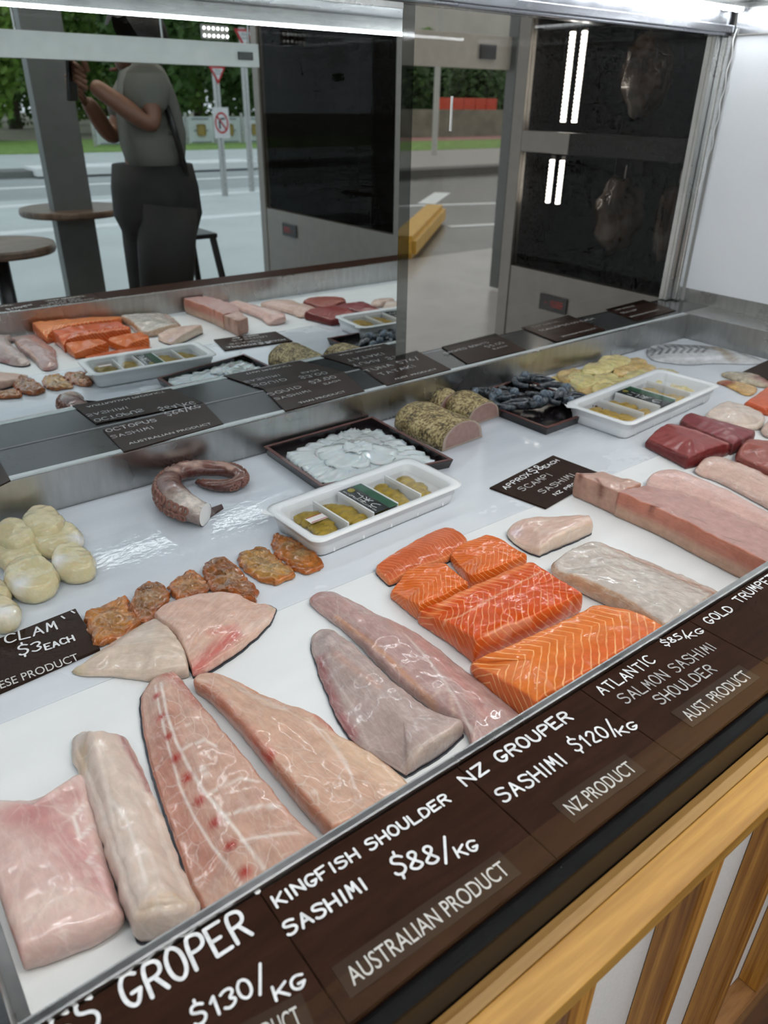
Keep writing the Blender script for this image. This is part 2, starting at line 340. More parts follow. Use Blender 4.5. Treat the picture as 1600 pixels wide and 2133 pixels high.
def fillet(name, label, cat, pts, mat, col, dome=0.004, bev=0.006, bulge=0.0012, rough=0.0016, nfreq=22, skin=None, marks=(), group=None,
           NN=120, K=16, it=2, edge=None, z0=0.0, parent=None, under=0.002, ripple=0.0, axis=None, side=None, rag=0.0011, tone=0.95, side2=None):
    """a cut of flesh lying on the boards: outline with its own height at every corner, rounded rim, domed top"""
    P = []
    for q in pts:
        z = q[2] / 1000.0 + z0; p = OZ(q[0], q[1], z); p.z = z - z0
        p.x = max(X_LEFT, min(X_RIGHT, p.x)); p.y = max(Y_FRONT, min(Y_BACK, p.y))
        P += [p] * (q[3] if len(q) > 3 else 1)
    P = resample(chaikin(P, it), NN)
    ar = sum(P[i].x * P[(i + 1) % NN].y - P[(i + 1) % NN].x * P[i].y for i in range(NN))
    if ar < 0: P.reverse()
    rs_ = Vector((random.uniform(0, 50), random.uniform(0, 50), 3))
    P = [Vector((p.x + rag * (noise.noise(p * 70 + rs_) + 0.6 * noise.noise(p * 190 + rs_)), p.y + rag * (noise.noise(p * 70 + rs_ * 2) + 0.6 * noise.noise(p * 190 + rs_ * 2)), p.z * (1 + 0.06 * noise.noise(p * 60 + rs_)))) for p in P]
    C = sum(P, Vector((0, 0, 0))) / NN; c2 = Vector((C.x, C.y))
    sxx = sum((p.x - C.x) ** 2 for p in P); syy = sum((p.y - C.y) ** 2 for p in P); sxy = sum((p.x - C.x) * (p.y - C.y) for p in P)
    ang = 0.5 * math.atan2(2 * sxy, sxx - syy) if axis is None else axis
    a = Vector((math.cos(ang), math.sin(ang))); b = Vector((-a.y, a.x))
    us = [(Vector((p.x, p.y)) - c2).dot(a) for p in P]; ws = [(Vector((p.x, p.y)) - c2).dot(b) for p in P]
    hw = (max(ws) - min(ws)) / 2; lo = min(us) + hw * 0.95; hi = max(us) - hw * 0.95
    if lo > hi: lo = hi = (min(us) + max(us)) / 2
    wm = (max(ws) + min(ws)) / 2
    tg = []
    for p, u in zip(P, us):
        uu = max(lo, min(hi, u)); t2 = c2 + a * uu + b * wm * 0.6
        sw = sz = 0.0
        for q in P[::3]:
            w = 1.0 / ((q.x - t2.x) ** 2 + (q.y - t2.y) ** 2 + 1e-6) ** 1.5; sw += w; sz += w * q.z
        tg.append(Vector((t2.x, t2.y, sz / sw)))
    seed = Vector((random.uniform(0, 50), random.uniform(0, 50), 0))
    rings = []
    def ring(inset, zf, extra=0.0):
        r = []
        for p, t in zip(P, tg):
            d = Vector((t.x - p.x, t.y - p.y, 0)); L = d.length; d = d / L if L > 1e-6 else d
            i_ = min(inset, L * 0.6); r.append(Vector((p.x, p.y, 0)) + d * i_ + Vector((0, 0, p.z * zf + extra)))
        rings.append(r)
    ring(under, 0.0, 0.0006); ring(-bulge * 0.2, 0.12); ring(-bulge, 0.35); ring(-bulge, 0.6)
    nside = 4
    for ph in (0.15, 0.45, 0.75, 1.0):
        r = []
        for p, t in zip(P, tg):
            bb = min(bev, p.z * 0.55); d = Vector((t.x - p.x, t.y - p.y, 0)); L = d.length; d = d / L if L > 1e-6 else d
            th = ph * math.pi / 2
            off = bb * (1 - math.cos(th)); zz = p.z - bb + bb * math.sin(th)
            r.append(Vector((p.x, p.y, 0)) + d * min(off, L * 0.7) + Vector((0, 0, zz)))
        rings.append(r)
    base = rings[-1]
    for k in range(1, K + 1):
        s = k / K
        if k == K: s = 0.985
        r = []
        for p, q, t in zip(P, base, tg):
            zz = p.z + (t.z - p.z) * smooth01(s) + dome * (1 - (1 - s) ** 2)
            if ripple: zz += ripple * math.sin(s * 9 + p.x * 300 + p.y * 170)
            r.append(Vector((q.x + (t.x - q.x) * s, q.y + (t.y - q.y) * s, zz)))
        rings.append(r)
    vs, cols = [], []
    cm = [(kind, [OZ(x, y, zz / 1000.0 + z0) for x, y in pp], rr / 1000.0, cc, ss * (1.0 if True else 0), zz / 1000.0) for kind, pp, rr, cc, ss, zz in marks]
    nR = len(rings)
    for ri, r in enumerate(rings):
        for i, v in enumerate(r):
            n1 = noise.noise(v * nfreq + seed); n2 = noise.noise(v * nfreq * 3.1 + seed)
            amp = rough * (0.4 if ri < 2 else 1.0)
            w = Vector((v.x + amp * 0.5 * n2, v.y + amp * 0.5 * noise.noise(v * nfreq * 2 + seed * 2), v.z + (amp * (n1 + 0.4 * n2) if ri > 3 else 0)))
            w.z = max(w.z, 0.0005)
            w.x = max(X_LEFT, min(X_RIGHT, w.x)); w.y = max(Y_FRONT - 0.003, w.y)
            c = list(col)
            if side and ri <= 5: c = list(side)
            if side2 and ri <= 2: c = list(side2)
            if edge:
                ew = edge[1] / 1000.0; dist = (Vector((w.x - P[i].x, w.y - P[i].y))).length
                k = edge[2] * (1 - smooth01(dist / ew)); c = [x + (y - x) * k for x, y in zip(c, edge[0])]
            for kind, pp, rr, cc, ss, mz in cm:
                q = Vector((w.x, w.y, 0)); best = 9.0
                if kind == 'dot': best = min((q - Vector((p.x, p.y, 0))).length for p in pp)
                else:
                    for j in range(len(pp) - 1):
                        best = min(best, seg_dist(q, Vector((pp[j].x, pp[j].y, 0)), Vector((pp[j + 1].x, pp[j + 1].y, 0))))
                if ri <= 4 and mz - w.z > 0.014: ss = ss * 0.15
                k = ss * (1 - smooth01(best / rr)); c = [x + (y - x) * k for x, y in zip(c, cc)]
            vs.append(w); cols.append([max(x, 0) ** 1.1 * tone for x in c])
    fs = []
    for ri in range(nR - 1):
        for i in range(NN):
            j = (i + 1) % NN; fs.append((ri * NN + i, ri * NN + j, (ri + 1) * NN + j, (ri + 1) * NN + i))
    fs.append(tuple(range(NN - 1, -1, -1))); fs.append(tuple((nR - 1) * NN + k for k in range(NN)))
    inv = Matrix.Rotation(-ang, 4, 'Z') @ Matrix.Translation((-C.x, -C.y, 0))
    me = mesh_from(name, [inv @ v for v in vs], fs)
    at = me.color_attributes.new('Col', 'FLOAT_COLOR', 'POINT')
    for i, c in enumerate(cols): at.data[i].color = (*c, 1)
    me.materials.append(mat)
    for p in me.polygons: p.use_smooth = True
    o = bpy.data.objects.new(name, me); COL.objects.link(o)
    o.location = (C.x, C.y, z0); o.rotation_euler = (0, 0, ang)
    if label: tag(o, label, cat, group)
    if skin:
        sk = []
        for p, t in zip(P, tg):
            d = Vector((p.x - t.x, p.y - t.y, 0)).normalized() if (p - t).length > 1e-6 else Vector()
            sk.append(inv @ (Vector((p.x, p.y, 0)) + d * skin))
        for s in sk: s.z = 0
        sm = prism_mesh('skin', [(s.x, s.y) for s in sk], 0.0004, 0.0026); so = link('skin', sm, M['skin_dark'])
        so.parent = o
    return o

# ================================================================== the display case
Z_RIM = 0.064; FLOOR_Z = -0.65
case = empty('display_case', (0.9, 0.7, FLOOR_Z), 0, 'stainless steel refrigerated seafood display case with mirror door and sash glass', 'display case')
XL, XR = -0.022, 1.87
box('tray_bottom', (XL - 0.2, 0.21, -0.035), (XR + 0.12, 1.2, -0.0125), M['steel'], case)
box('rear_upstand', (XL, 1.089, -0.012), (XR, 1.096, Z_RIM), M['steel'], case, 0.0015)
box('end_upstand', (XR, 0.32, -0.012), (XR + 0.006, 1.096, Z_RIM + 0.001), M['steel'], case, 0.0015)
box('end_upstand', (XL - 0.016, 0.32, -0.012), (XL, 1.096, Z_RIM - 0.006), M['steel_bright'], case, 0.002)
box('front_rim', (XL - 0.2, 0.3158, -0.012), (XR, 0.3245, Z_RIM), M['steel'], case, 0.002)
box('ledge_nosing', (XL - 0.6, 1.0965, 0.046), (XR, 1.108, Z_RIM), M['ledge_strip'], case, 0.0015)
box('ledge', (XL - 0.6, 1.1085, 0.046), (2.0, 1.236, Z_RIM - 0.001), M['ledge'], case)
box('end_ledge', (XR + 0.007, 0.20, 0.046), (2.02, 1.108, Z_RIM - 0.001), M['steel'], case)
box('end_wall_strip', (2.0, 0.20, Z_RIM - 0.001), (2.012, 1.19, 0.098), M['steel'], case)
box('sign_shelf', (XL - 0.2, 0.206, 0.045), (XR, 0.3155, 0.0565), M['brown_card'], case)
box('left_end_sill', (XL - 0.3, 0.3235, 0.03), (XL - 0.018, 1.089, 0.05), M['steel_bright'], case, 0.002)
box('base_body', (-1.2, 0.24, FLOOR_Z), (2.1, 1.2, -0.036), M['steel'], case)
# front gasket and glass
gk = box('glass_gasket', (-0.6, 0.192, 0.014), (2.05, 0.2055, 0.0555), M['black_rubber'], case, 0.003)
box('front_glass', (-0.6, 0.1995, 0.056), (2.05, 0.2025, 0.765), glassy('front_glass', (0.985, 0.99, 0.988), 1.12), case)
# canopy
box('canopy_top', (-0.6, 0.19, 0.7655), (2.06, 1.25, 0.78), M['dark_steel'], case)
box('rear_header', (-0.6, 1.205, 0.7), (2.0, 1.245, 0.765), M['dark_steel'], case, 0.003)
box('rear_header_lip', (-0.6, 1.196, 0.706), (2.0, 1.2045, 0.722), M['dark_steel'], case, 0.002)
box('corner_post', (1.972, 1.196, 0.0645), (1.993, 1.214, 0.7), M['steel_bright'], case, 0.004)
box('corner_post', (1.95, 1.2145, 0.0645), (1.995, 1.24, 0.7), M['steel'], case, 0.002)
box('end_panel', (1.999, 0.205, 0.0985), (2.01, 1.192, 0.7), M['white_panel'], case)
box('end_header', (1.99, 0.205, 0.7005), (2.012, 1.195, 0.765), M['steel_bright'], case, 0.003)
# LED strips under the canopy
ls = box('led_strip', (-0.55, 0.31, 0.732), (1.95, 0.334, 0.765), M['steel_bright'], case)
link('led_tube', box_mesh('led_tube', (-0.55, 0.314, 0.725), (1.95, 0.330, 0.7315)), M['led'], ls)
ls2 = box('led_strip', (-0.55, 1.150, 0.752), (1.97, 1.186, 0.765), M['steel_bright'], case)
bm_ = [box_mesh('b', (-0.54 + i * 0.0125, 1.155 + (i % 2) * 0.016, 0.746), (-0.5315 + i * 0.0125, 1.165 + (i % 2) * 0.016, 0.7518)) for i in range(200)]
bo = link('led_beads', join_meshes('led_beads', bm_), M['led_bead'], ls2); bo['kind'] = 'stuff'
ls3 = box('led_strip', (1.96, 0.3, 0.752), (1.98, 1.15, 0.765), M['steel_bright'], case)
bm_ = [box_mesh('b', (1.964, 0.62 + i * 0.022, 0.746), (1.976, 0.63 + i * 0.022, 0.7518)) for i in range(24)]
bo = link('led_beads', join_meshes('led_beads', bm_), M['led_soft'], ls3); bo['kind'] = 'stuff'
# wire hanging down the corner post
wp = []
for i in range(60):
    t = i / 59; a = t * 40
    wp.append((1.984 - 0.01 * t + 0.003 * math.cos(a) - 0.02 * smooth01((t - 0.55) / 0.3) * (1 - 0.4 * t), 1.187 + 0.002 * math.sin(a), 0.715 - 0.42 * t))
link('twisted_wire', tube_mesh('twisted_wire', wp, 0.0018, 6), plain('grey_wire', (0.6, 0.6, 0.6), 0.4), case, True)
# mirror sliding door (left) and clear sliding door (right)
mm, nt, b = mat_new('mirror'); b.inputs['Metallic'].default_value = 1.0; b.inputs['Roughness'].default_value = 0.0
n_ = noise_fac(nt, 3, 3); r_ = ramp(nt, n_.outputs[0], [(0.3, (0.66, 0.70, 0.70)), (0.7, (0.74, 0.78, 0.78))]); nt.links.new(r_.outputs[0], b.inputs['Base Color'])
md = empty('mirror_door', (0.2, 1.22, Z_RIM), 0, 'mirrored sliding door at the back, reflecting the fish and the street', 'mirror')
box('mirror_pane', (-0.58, MIRROR_Y, Z_RIM + 0.001), (0.972, MIRROR_Y + 0.004, 0.69), mm, md)
fm = glassy('polished_glass_edge', (0.55, 0.57, 0.57), 1.5, 0.05)
box('door_stile', (0.9725, MIRROR_Y - 0.001, Z_RIM + 0.001), (0.999, MIRROR_Y + 0.006, 0.699), fm, md)
box('door_top_rail', (-0.58, MIRROR_Y - 0.001, 0.6905), (0.9724, MIRROR_Y + 0.006, 0.6995), M['steel'], md)
gd = empty('glass_door', (1.5, 1.228, Z_RIM), 0, 'clear grey sliding glass door beside the mirror, street and fridge behind it', 'glass door')
box('glass_pane', (0.94, 1.2235, Z_RIM + 0.001), (1.949, 1.2275, 0.699), glassy('grey_glass', (0.80, 0.775, 0.74), 1.22), gd)
box('door_pull', (1.10, 1.2186, 0.5), (1.103, 1.223, 0.56), M['steel_bright'], gd)

# white boards the fish lies on
SEAM = 0.668
def board(label, lo, hi, mk='board'):
    o = box('cutting_board', lo, hi, M[mk], None, 0.0015); return tag(o, label, 'board')
board('dry white plastic board along the front of the tray', (-0.013, 0.326, -0.012), (1.868, SEAM - 0.0003, 0.0))
board('white wet plastic board at the back under octopus and squid', (-0.013, SEAM + 0.0003, -0.012), (1.868, 1.088, 0.0), 'board_wet')

# wooden counter front
cz = 0.018; cy0, cy1 = 0.1465, 0.1915
ct = empty('wooden_counter', (0.5, 0.18, FLOOR_Z), 0, 'pine counter front with upright battens over a white panel', 'counter')
box('top_plank', (-0.6, cy0, cz - 0.019), (2.1, cy1 - 0.0145, cz - 0.0005), M['pine_top'], ct, 0.0012)
box('rear_plank', (-0.6, cy1 - 0.014, cz - 0.019), (2.1, cy1 - 0.0002, cz), wood('pine_rear_plank', (0.27, 0.14, 0.035), (0.45, 0.26, 0.08), (0.5, 9, 9), 0.4, 5), ct, 0.001)
box('white_panel', (-0.6, 0.182, FLOOR_Z), (2.1, 0.19, cz - 0.0195), M['white_wall'], ct)
bx0 = OY(1250, 2028, 0.1535).x; bx1 = OY(1520, 1764, 0.1535).x; pitch = bx1 - bx0; bwid = bx1 - OY(1369, 1915, 0.182).x
bme = box_mesh('batten', (-bwid, -0.014, 0), (0.0, 0.014, cz - 0.0195 - FLOOR_Z - 0.06), 0.002)
for i in range(-4, 8):
    o = link('batten', bme, M['pine_batten'], None); o.location = (bx0 + i * pitch, 0.1675, FLOOR_Z + 0.06); o.parent = ct
    o.matrix_parent_inverse = Matrix.Translation(ct.location).inverted()
box('skirting', (-0.6, 0.151, FLOOR_Z + 0.0005), (2.1, 0.1815, FLOOR_Z + 0.0595), wood('worn_skirting', (0.18, 0.07, 0.02), (0.40, 0.2, 0.07), (1, 8, 8)), ct)

# ================================================================== lettering
GL = {
 'A': '00 38 60;13 53', 'B': '00 08 48 57 55 44 04;44 63 61 50 00', 'C': '67 48 28 06 02 20 40 61', 'D': '00 08 38 66 62 30 00',
 'E': '60 00 08 68;04 44', 'F': '00 08 68;04 44', 'G': '67 48 28 06 02 20 40 63;33 63', 'H': '00 08;60 68;04 64', 'I': '20 28',
 'J': '08 68;48 42 30 10 01', 'K': '00 08;68 03;24 60', 'L': '08 00 60', 'M': '00 18 33 58 60', 'N': '00 08 60 68', 'O': '28 06 02 20 40 62 66 48 28',
 'P': '00 08 48 67 65 44 04', 'Q': '28 06 02 20 40 62 66 48 28;42 60', 'R': '00 08 48 67 65 44 04;34 60', 'S': '67 48 18 06 15 54 62 40 10 01',
 'T': '08 68;38 30', 'U': '08 02 20 40 62 68', 'V': '08 30 68', 'W': '08 10 35 50 68', 'X': '08 60;00 68', 'Y': '08 34 68;34 30', 'Z': '08 68 00 60',
 '0': '28 06 02 20 40 62 66 48 28', '1': '30 38 16', '2': '06 28 48 66 00 60', '3': '07 28 58 66 34 63 51 20 01', '4': '50 58 02 62',
 '5': '68 18 15 45 63 61 40 00', '6': '58 26 02 20 40 62 44 24 02', '7': '08 68 20', '8': '34 16 17 28 48 57 56 34 62 61 40 20 01 02 34',
 '9': '60 66 48 28 06 15 45 66', '$': '67 48 18 06 15 54 62 40 10 01;3a 38;30 3z', '/': '0z 6a', '.': '20 21', '*': '12 23 32 21 12', ' ': '',
 # kana strokes for the urchin label
 'ni': '08 06 01 22;37 57 67;32 41 61', 'u': '28 47;05 36 55 53 31 10', 'rai': '38 30;16 66;13 63;33 00;33 60',
}
CURVED = set('BCDGJOPQRSU0235689$')
def glyph_lines(ch):
    s = GL.get(ch, '')
    out = []
    for st in s.split(';'):
        if not st.strip(): continue
        out.append([Vector((int(t[0]), {'a': 10, 'z': -2}.get(t[1]) if t[1] in 'az' else int(t[1]), 0)) for t in st.split()])
    return out
def ribbon(vs, fs, pts, w, z):
    for i in range(len(pts) - 1):
        a, b = pts[i], pts[i + 1]; d = (b - a)
        if d.length < 1e-7: continue
        d.normalize(); n = Vector((-d.y, d.x, 0)) * w / 2; k = len(vs); z += 1.1e-6
        vs += [a - n + Vector((0, 0, z)), b - n + Vector((0, 0, z)), b + n + Vector((0, 0, z)), a + n + Vector((0, 0, z))]; fs.append((k, k + 1, k + 2, k + 3))
    for p in pts:
        k = len(vs); z += 1.1e-6
        for j in range(8):
            t = 2 * math.pi * j / 8; vs.append(p + Vector((math.cos(t) * w / 2, math.sin(t) * w / 2, z)))
        fs.append(tuple(range(k, k + 8)))
def hand(parent, text, A, B, z, h, w=None, mat='ink', jit=0.06, slant=0.0, name='lettering'):
    """marker handwriting from pixel A to pixel B (baseline) on the plane z"""
    a = OZ(*A, z); b = OZ(*B, z); d = b - a; L = d.length; d.normalize(); u = Vector((-d.y, d.x, 0))
    if w is None: w = h * 0.11
    chars = list(text) if isinstance(text, str) else text
    adv = [({'I': 0.55, '.': 0.5, ' ': 0.7, '1': 0.75, '/': 0.9}.get(c, 1.0)) for c in chars]
    tot = sum(adv) - 0.25; x = 0.0; vs, fs = [], []; rnd = random.Random(text if isinstance(text, str) else 'k')
    step = L / tot
    for c, ad in zip(chars, adv):
        gw = step * 0.72; gh = h * (1 + rnd.uniform(-jit, jit)); dy = h * rnd.uniform(-jit, jit) * 0.8; rt = rnd.uniform(-jit, jit)
        for ln in glyph_lines(c):
            pl = []
            for p in ln:
                gx = (p.x / 6.0) * gw * (ad if c in 'I.' else 1) + slant * (p.y / 8.0) * gh - rt * (p.y / 8.0) * gh * 0.6
                gy = p.y / 8.0 * gh + dy + rt * p.x / 6 * gw
                pl.append(a + d * (x + gx) + u * gy)
            if c in CURVED and len(pl) > 3: pl = chaikin(pl, 2, False)
            for p in pl: p.z = 0
            ribbon(vs, fs, pl, w, z); z += 4e-5 / max(1, len(chars))
        x += step * ad
    me = mesh_from(name, vs, fs)
    return link(name, me, M[mat], parent)
def printed(parent, text, A, B, z, h, mat='print', name='origin_print', tape=None, spacing=1.0):
    a = OZ(*A, z); b = OZ(*B, z); d = b - a; L = d.length; d.normalize(); u = Vector((-d.y, d.x, 0))
    cu = bpy.data.curves.new('t', 'FONT'); cu.body = text; cu.size = 1.0; cu.space_character = spacing
    to = bpy.data.objects.new('t', cu); COL.objects.link(to)
    me = bpy.data.meshes.new_from_object(to.evaluated_get(bpy.context.evaluated_depsgraph_get()))
    bpy.data.objects.remove(to); bpy.data.curves.remove(cu)
    xs = [v.co.x for v in me.vertices]; x0, x1 = min(xs), max(xs)
    for v in me.vertices:
        p = a + d * ((v.co.x - x0) / (x1 - x0) * L) + u * (v.co.y / 0.70 * h); v.co = (p.x, p.y, z)
    me.materials.clear(); me.name = name
    o = link(name, me, M[mat], parent)
    if tape:
        q = [a - d * 0.006 - u * h * 0.4, b + d * 0.006 - u * h * 0.4, b + d * 0.006 + u * h * 1.45, a - d * 0.006 + u * h * 1.45]
        link('label_strip', prism_mesh('label_strip', [(p.x, p.y) for p in q], z - 0.0009, z - 0.0002), M[tape], parent)
    return o
def card(label, corners, z, th=0.0025, mat='brown_card2', cat='price card', name='price_card', world=False):
    q = [Vector((c[0], c[1], z)) for c in corners] if world else [OZ(x, y, z + th) for x, y in corners]
    c = sum(q, Vector()) / 4
    me = prism_mesh(name, [(p.x - c.x, p.y - c.y) for p in q], 0.0, th, 0.0004)
    o = link(name, me, M[mat]); o.location = (c.x, c.y, z)
    return tag(o, label, cat)

# cards along the front shelf
ZC = 0.0592; ZT = 0.0599
def front_card(label, x0, x1):
    return card(label, [(x0, 0.2065), (x1, 0.2065), (x1, 0.3150), (x0, 0.3150)], 0.0567, 0.0025, 'brown_card', world=True)
def fx(px, py): return OZ(px, py, ZC).x
e1 = fx(540, 1858); e2 = fx(955, 1600); e3 = fx(1215, 1440); e4 = fx(1430, 1290)
c1 = front_card('brown price card reading GROPER at the bottom left of the front shelf', XL - 0.19, e1 - 0.0004)
c2 = front_card('brown price card reading KINGFISH SHOULDER SASHIMI on the front shelf', e1 + 0.0004, e2 - 0.0004)
c3 = front_card('brown price card reading NZ GROUPER SASHIMI on the front shelf', e2 + 0.0004, e3 - 0.0004)
c4 = front_card('brown price card reading ATLANTIC SALMON SASHIMI on the front shelf', e3 + 0.0004, e4 - 0.0004)
c5 = front_card('brown price card reading GOLD TRUMPETER at the right end of the shelf', e4 + 0.0004, XR)
hand(c1, 'BASS', (20, 2262), (215, 2128), ZT, 0.0222)
hand(c1, 'GROPER', (268, 2104), (528, 1948), ZT, 0.0229, 0.0028)
hand(c1, '$130/', (408, 2138), (560, 2052), ZT, 0.0119, 0.0020)
hand(c1, 'KG', (576, 2084), (640, 2052), ZT, 0.0085, 0.0019)
printed(c1, 'AUSTRALIAN PRODUCT', (310, 2310), (632, 2134), ZT, 0.0125, tape='label_tape')
hand(c2, 'KINGFISH SHOULDER', (578, 1890), (940, 1669), ZT, 0.0088, 0.0020)
hand(c2, 'SASHIMI', (602, 1950), (768, 1850), ZT, 0.0098, 0.0021)
hand(c2, '$88/', (826, 1824), (945, 1782), ZT, 0.0144, 0.0022)
hand(c2, 'KG', (956, 1786), (1000, 1768), ZT, 0.0087, 0.0019)
hand(c2, '*', (534, 1862), (546, 1856), ZT, 0.0042, 0.0031)
printed(c2, 'AUSTRALIAN PRODUCT', (738, 2054), (1064, 1818), ZT, 0.0125, tape='label_tape')
hand(c3, 'NZ', (972, 1637), (1020, 1605), ZT, 0.0107, 0.0022)
hand(c3, 'GROUPER', (1046, 1590), (1194, 1497), ZT, 0.0116, 0.0024)
hand(c3, 'SASHIMI', (1052, 1672), (1184, 1588), ZT, 0.0127, 0.0021)
hand(c3, '$120/', (1202, 1566), (1290, 1524), ZT, 0.0128, 0.0020)
hand(c3, 'KG', (1294, 1532), (1332, 1515), ZT, 0.0081, 0.0019)
printed(c3, 'NZ PRODUCT', (1196, 1698), (1328, 1604), ZT, 0.0125, tape='label_tape')
hand(c4, 'ATLANTIC', (1258, 1448), (1368, 1378), ZT, 0.0116, 0.0017)
hand(c4, '$85/', (1386, 1345), (1436, 1324), ZT, 0.0082, 0.0017)
hand(c4, 'KG', (1438, 1330), (1470, 1316), ZT, 0.0071, 0.0016)
hand(c4, 'SALMON SASHIMI', (1306, 1466), (1494, 1350), ZT, 0.0120, 0.0015, 'ink_dim')
hand(c4, 'SHOULDER', (1380, 1468), (1494, 1397), ZT, 0.0120, 0.0016, 'ink_dim')
printed(c4, 'AUST. PRODUCT', (1441, 1502), (1568, 1410), ZT, 0.0125, tape='label_tape')
hand(c5, 'GOLD', (1480, 1300), (1529, 1270), ZT, 0.0106, 0.0020)
hand(c5, 'TRUMPETER', (1543, 1256), (1640, 1190), ZT, 0.0106, 0.0020)

# cards on the rear ledge and in the tray
ZL = 0.0632; ZLT = ZL + 0.003
def ledge_card(label, corners): return card(label, corners, ZL, 0.0024)
k0 = ledge_card('brown sign card at the far left of the rear ledge, mostly cut off', [(-190, 1020), (-160, 1090), (22, 1000), (-6, 950)])
k1 = ledge_card('brown ledge card reading OCTOPUS SASHIMI behind the octopus', [(214, 894), (258, 941), (466, 882), (426, 840)])
hand(k1, 'OCTOPUS', (224, 900), (328, 877), ZLT, 0.0133, 0.0022, 'ink_dim'); hand(k1, 'SASHIMI', (235, 913), (322, 892), ZLT, 0.0117, 0.0016, 'ink_dim')
hand(k1, '$64/KG', (350, 866), (420, 848), ZLT, 0.0156, 0.002, 'ink_dim'); printed(k1, 'AUSTRALIAN PRODUCT', (270, 926), (442, 883), ZLT, 0.0086)
k2 = ledge_card('brown ledge card reading SQUID SASHIMI behind the squid tray', [(548, 808), (594, 856), (760, 814), (712, 770)])
hand(k2, 'SQUID', (563, 824), (630, 807), ZLT, 0.0133, 0.0019, 'ink_dim'); hand(k2, 'SASHIMI', (576, 833), (650, 815), ZLT, 0.0101, 0.0016, 'ink_dim')
hand(k2, '$3.00', (650, 799), (702, 786), ZLT, 0.0140, 0.002, 'ink_dim'); hand(k2, 'EACH', (678, 801), (710, 793), ZLT, 0.0070, 0.0016, 'ink_dim'); printed(k2, 'THAI PRODUCT', (626, 841), (722, 816), ZLT, 0.0086)
k3 = ledge_card('brown ledge card reading TUNA TATAKI behind the seared tuna rolls', [(746, 762), (806, 803), (940, 769), (868, 730)])
hand(k3, 'TUNA', (766, 775), (820, 761), ZLT, 0.0140, 0.002, 'ink_dim'); hand(k3, '$76/', (834, 758), (876, 747), ZLT, 0.0140, 0.002, 'ink_dim')
hand(k3, 'TATAKI', (796, 782), (868, 763), ZLT, 0.0140, 0.002, 'ink_dim'); printed(k3, 'AUST. PRODUCT', (824, 791), (912, 769), ZLT, 0.0078)
k4 = ledge_card('brown ledge card with faint writing behind the prawn tray', [(920, 722), (975, 758), (1096, 728), (1032, 694)])
hand(k4, 'SMOKED BONITO', (930, 737), (1020, 714), ZLT, 0.0101, 0.0015, 'ink_dim'); hand(k4, '$5.00', (1016, 724), (1052, 714), ZLT, 0.0117, 0.0015, 'ink_dim'); hand(k4, 'EACH', (1030, 728), (1058, 721), ZLT, 0.0062, 0.0013, 'ink_dim')
k5 = ledge_card('brown ledge card with four lines of writing behind the golden slices', [(1086, 682), (1160, 712), (1262, 686), (1184, 656)])
hand(k5, 'JAPANESE', (1112, 683), (1166, 670), ZLT, 0.0101, 0.0015, 'ink_dim'); hand(k5, 'SCALLOP', (1128, 690), (1172, 679), ZLT, 0.0101, 0.0015, 'ink_dim')
hand(k5, '$5.00 EACH', (1176, 679), (1240, 664), ZLT, 0.0101, 0.0015, 'ink_dim'); printed(k5, 'JAPANESE PRODUCT', (1172, 702), (1244, 684), ZLT, 0.0070)
k6 = ledge_card('brown ledge card nearest the corner post at the right end', [(1262, 644), (1325, 668), (1408, 646), (1340, 624)])
hand(k6, 'JAPANESE', (1282, 647), (1325, 637), ZLT, 0.0094, 0.0014, 'ink_dim'); hand(k6, 'SCALLOP', (1298, 653), (1330, 645), ZLT, 0.0094, 0.0014, 'ink_dim'); printed(k6, 'JAPANESE PRODUCT', (1314, 661), (1376, 645), ZLT, 0.0070)
kc = card('brown tray card reading CLAM $3 EACH at the left edge', [(-110, 1372), (-50, 1462), (208, 1350), (157, 1267)], 0.0006, 0.004)
zc_ = 0.0052
hand(kc, 'CLAM', (12, 1340), (120, 1310), zc_, 0.0168, 0.0022); hand(kc, '$3', (42, 1366), (88, 1352), zc_, 0.0176, 0.0024); hand(kc, 'EACH', (96, 1354), (156, 1334), zc_, 0.0104, 0.0022)
printed(kc, 'JAPANESE PRODUCT', (-82, 1466), (166, 1374), zc_, 0.0135)
hand(kc, "I I", (132, 1289), (158, 1275), zc_, 0.0064, 0.002)
ks = card('brown tray card reading APPROX $8 EACH SCAMPI SASHIMI beside the albacore', [(1020, 1015), (1137, 1058), (1258, 988), (1152, 948)], 0.0006, 0.003)
zc_ = 0.0042
hand(ks, 'APPROX', (1054, 1019), (1108, 988), zc_, 0.0106, 0.0019); hand(ks, '$8', (1114, 986), (1134, 974), zc_, 0.0145, 0.0022); hand(ks, 'EACH', (1138, 975), (1166, 960), zc_, 0.0079, 0.0018)
hand(ks, 'SCAMPI', (1090, 1023), (1152, 990), zc_, 0.0119, 0.0018, 'ink_dim'); hand(ks, 'SASHIMI', (1132, 1028), (1200, 990), zc_, 0.0112, 0.0018, 'ink_dim'); hand(ks, 'NZ PROD', (1158, 1032), (1210, 1004), zc_, 0.0066, 0.0015)
kf = card('dark card lying at the right edge by the surf clams', [(1545, 775), (1640, 800), (1700, 765), (1604, 748)], 0.0006, 0.004)

